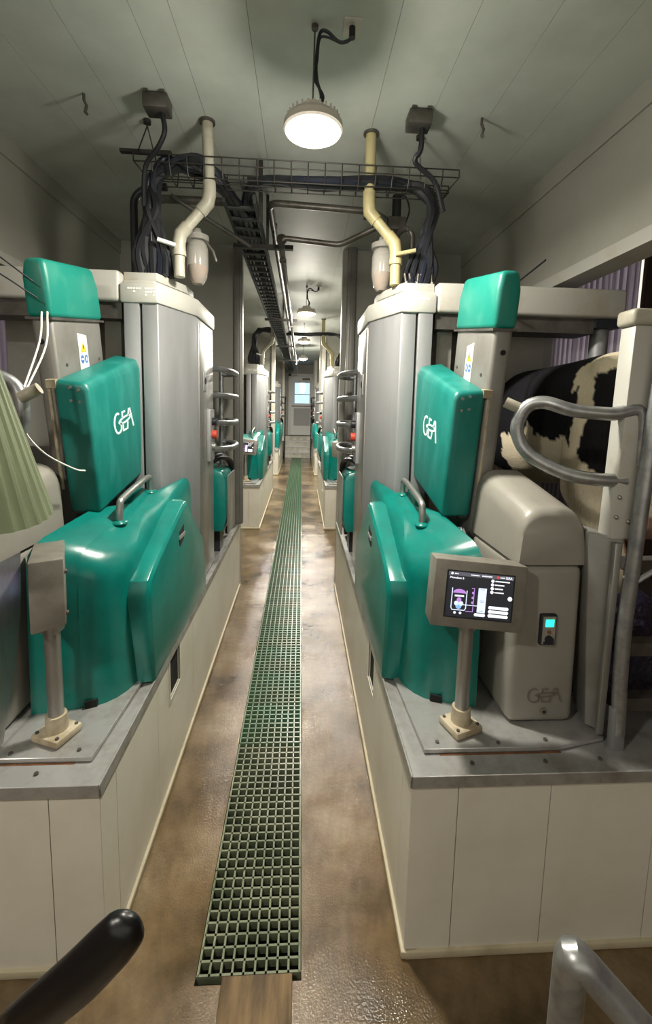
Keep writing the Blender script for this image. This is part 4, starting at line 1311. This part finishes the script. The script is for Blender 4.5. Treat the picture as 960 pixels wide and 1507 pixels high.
def cow():
    cx = 1.64
    mb = MB()
    tr_ = [(1.66, 1.98, .05, .08), (1.70, 1.94, .17, .19), (1.78, 1.90, .245, .27), (1.95, 1.875, .295, .325), (2.15, 1.865, .31, .345), (2.45, 1.84, .325, .35),
           (2.8, 1.80, .35, .38), (3.15, 1.79, .34, .39), (3.45, 1.82, .28, .36), (3.65, 1.86, .20, .29), (3.85, 1.94, .14, .20), (4.0, 2.0, .12, .15), (4.12, 1.98, .115, .14), (4.25, 1.90, .09, .10), (4.36, 1.83, .075, .075), (4.40, 1.81, .04, .04)]
    rings = []
    for y, z, a, b2 in tr_:
        # squarish trunk section: flat back, full flank
        r = []
        for k in range(24):
            t = 2 * PI * k / 24
            cs, sn = math.cos(t), math.sin(t)
            e = .82
            r.append(Vector((cx + a * math.copysign(abs(cs) ** e, cs), y, z + b2 * math.copysign(abs(sn) ** e, sn))))
        rings.append(r)
    mb.loft(rings)
    zg = Z_DECK + .004
    for sx in (-1, 1):
        x = cx + sx * .165
        hind = [((x - sx * .03, 2.02, 1.85), .20), ((x + sx * .0, 2.06, 1.62), .175), ((x + sx * .01, 2.10, 1.48), .135), ((x + sx * .01, 2.0, 1.33), .088), ((x, 1.90, 1.20), .062), ((x, 1.90, 1.05), .045), ((x, 1.93, .86), .043), ((x, 1.95, .80), .052), ((x, 1.97, .745), .055), ((x, 1.99, zg), .068)]
        fore = [((x - sx * .02, 3.38, 1.75), .16), ((x - sx * .01, 3.36, 1.5), .115), ((x, 3.38, 1.3), .075), ((x, 3.38, 1.1), .058), ((x, 3.37, .95), .042), ((x, 3.38, .80), .05), ((x, 3.40, zg), .062)]
        for leg in (hind, fore):
            mb.loft([[Vector(p) + Vector((r * math.cos(2 * PI * k / 14), r * 1.12 * math.sin(2 * PI * k / 14), 0)) for k in range(14)] for p, r in leg])
        mb.ball((cx + sx * .20, 2.02, 2.10), (.07, .09, .07))           # hook bones
        mb.ball((cx + sx * .17, 4.0, 2.08), (.09, .03, .045))           # ears
    mb.ball((cx, 2.12, 1.42), (.19, .24, .17))                          # udder
    bmesh.ops.recalc_face_normals(mb.bm, faces=mb.bm.faces)
    me = bpy.data.meshes.new('body')
    mb.bm.to_mesh(me)
    tmp = bpy.data.objects.new('body', me)
    C.objects.link(tmp)
    m1 = tmp.modifiers.new('a', 'REMESH'); m1.mode = 'VOXEL'; m1.voxel_size = .016
    m2 = tmp.modifiers.new('b', 'SMOOTH'); m2.factor = .6; m2.iterations = 14
    bpy.context.view_layer.update()
    out = bpy.data.meshes.new_from_object(tmp.evaluated_get(bpy.context.evaluated_depsgraph_get()))
    bpy.data.objects.remove(tmp)
    root = thing('cow', (cx, 2.6, Z_DECK), 'black and white dairy cow standing in the right stall behind the gate', 'cow')
    CREAM, BLACK, PINK = srgb('#f6e9cb'), srgb('#1c1c20'), srgb('#b58f7f')
    ca = out.color_attributes.new('coat', 'FLOAT_COLOR', 'POINT')
    for i, v in enumerate(out.vertices):
        x, y, z = v.co
        q = Vector((x * 9, y * 9, z * 9))
        nz = noise.noise(q) * .035 + noise.noise(q * 3) * .018
        yy, zz = y + nz, z + noise.noise(q + Vector((5, 9, 2))) * .03 + noise.noise(q * 3.3) * .014
        white = False
        if zz > 2.085 - max(0, (yy - 1.98)) * .55 and yy < 2.16: white = True              # band along the rump
        if 1.985 < yy < 2.075 + max(0, zz - 1.98) * .3 and zz > 1.70: white = True          # stripe down the thigh
        edge = 1.755 if yy > 2.02 else 1.755 - (2.02 - yy) * 1.5
        if 2.42 < yy < 2.55: edge += .09 * (1 - abs(yy - 2.48) / .07)
        if zz < edge: white = True
        if yy > 2.78: white = zz < 1.50
        if yy > 3.3: white = zz < 1.15
        if yy > 4.15: white = abs(x - cx) < .05
        col = CREAM if white else BLACK
        if white and y < 2.5 and z < 1.42 and abs(x - cx) < .14: col = PINK
        if z < .77: col = srgb('#2b2620')
        ca.data[i].color = col
    out.materials.clear()
    out.materials.append(M['cow'])
    for v in out.vertices: v.co -= Vector((cx, 2.6, Z_DECK))
    out.polygons.foreach_set('use_smooth', [True] * len(out.polygons))
    o = bpy.data.objects.new('body', out)
    C.objects.link(o)
    o.parent = root
    OFFS[o.name] = Vector((cx, 2.6, Z_DECK))
    MB().tube([(cx, 1.70, 2.06), (cx + .01, 1.645, 1.98), (cx + .02, 1.63, 1.7), (cx + .02, 1.64, 1.35), (cx + .02, 1.65, 1.2)], .022, 8, smooth=5, rs=[.03, .024, .02, .02, .05]).build('tail', M['black'], root)


cow()
# milking cup hanging at the udder and the wet dark mass under the cow
mc = thing('milking_cup', (1.30, 1.98, 1.25), 'steel milking cup and bracket between the grey unit and the cow leg', 'milking cup')
MB().cyl((1.30, 1.98, 1.17), (1.30, 1.98, 1.30), .028, 14).build('cup', M['steel_lt'], mc)
MB().tube([(1.30, 1.98, 1.30), (1.29, 1.98, 1.37), (1.26, 1.98, 1.37), (1.26, 1.98, 1.31)], .009, 8).build('clip', M['steel'], mc)
MB().box((1.22, 1.96, 1.24), (1.28, 2.0, 1.29)).build('bracket', M['steel'], mc, bevel=.005)
MB().tube([(1.30, 1.98, 1.17), (1.29, 1.97, 1.02), (1.25, 1.97, .9)], .012, 8, smooth=5).build('tube', M['cable'], mc)
mb = MB()
bmesh.ops.create_icosphere(mb.bm, subdivisions=5, radius=1)
for v in mb.bm.verts:
    nn = 1 + .10 * noise.noise(v.co * 3) + .03 * noise.noise(v.co * 11)
    v.co = Vector((1.40 + v.co.x * .24 * nn, 1.70 + v.co.y * .07 * nn, .705 + max(-.01, .14 + v.co.z * .30 * nn)))
tag(mb.build('rubber_mass', M['wetbag'], loc=(1.40, 1.7, Z_DECK)), 'wet glossy dark rubber mass on the stall floor below the cow', 'rubber')

# ================================================================== foreground rail and black grip
g = thing('hand_rail', (.56, .68, 0), 'blurred grey pipe handrail corner at the bottom right', 'handrail')
MB().tube(bend([(.535, .70, -.0), (.535, .70, .872), (.86, .56, .56)], .035), .03, 14).build('rail', M['galv'], g)
gp = [(-.80, .45, .0), (-.66, .56, .55), (-.46, .62, .86), (-.41, .61, .93), (-.335, .60, 1.01), (-.28, .60, 1.07), (-.258, .60, 1.097), (-.250, .60, 1.107), (-.245, .60, 1.113), (-.2425, .60, 1.1165)]
gr = [.03, .034, .037, .039, .040, .038, .034, .026, .016, .004]
path = smooth_path(gp, 6)
rs = []
for i in range(len(path)):
    f = i / 6
    k = min(int(f), len(gr) - 2)
    rs.append(gr[k] + (gr[k + 1] - gr[k]) * (f - k))
g = MB()
rings = []
for i, p in enumerate(path):
    t = (path[min(i + 1, len(path) - 1)] - path[max(i - 1, 0)]).normalized()
    u = t.cross(Vector((0, 1, 0))).normalized(); w2 = t.cross(u)
    rings.append([p + u * rs[i] * math.cos(2 * PI * k / 18) + w2 * rs[i] * .6 * math.sin(2 * PI * k / 18) for k in range(18)])
g.loft(rings)
tag(g.build('rubber_grip', M['hand'], loc=(-.80, .45, 0), angle=80), 'black rounded rubber grip poking in at the bottom left', 'grip')

# ================================================================== world, camera
w = bpy.data.worlds.new('world')
bpy.context.scene.world = w
w.use_nodes = True
w.node_tree.nodes['Background'].inputs['Color'].default_value = (.86, .80, .69, 1)
w.node_tree.nodes['Background'].inputs['Strength'].default_value = 1.25

cam = bpy.data.cameras.new('camera')
co = bpy.data.objects.new('camera', cam)
C.objects.link(co)
F = 645.
dd = Vector(((444 - 480) / F, -(597 - 672) / F, 1.)).normalized()
rr = math.radians(.9)
up = Vector((math.sin(rr), math.cos(rr), 0))
up = (up - dd * up.dot(dd)).normalized()
xr = up.cross(dd)
# rows: camera right / up / forward expressed in world X, Y, Z
rows = [Vector((xr[i], dd[i], up[i])) for i in range(3)]
Rm = Matrix((rows[0], rows[1], -rows[2])).transposed()
co.matrix_world = Matrix.Translation((0, 0, H_EYE)) @ Rm.to_4x4()
cam.sensor_fit = 'VERTICAL'
cam.sensor_height = 36
cam.lens = F / 1507 * 36
cam.shift_y = -(753.5 - 672) / 1507
cam.clip_start = .05
bpy.context.scene.camera = co
vs = bpy.context.scene.view_settings
vs.view_transform = 'Standard'
vs.look = 'None'
vs.gamma = 1
vs.use_curve_mapping = False
vs.exposure = 0.0
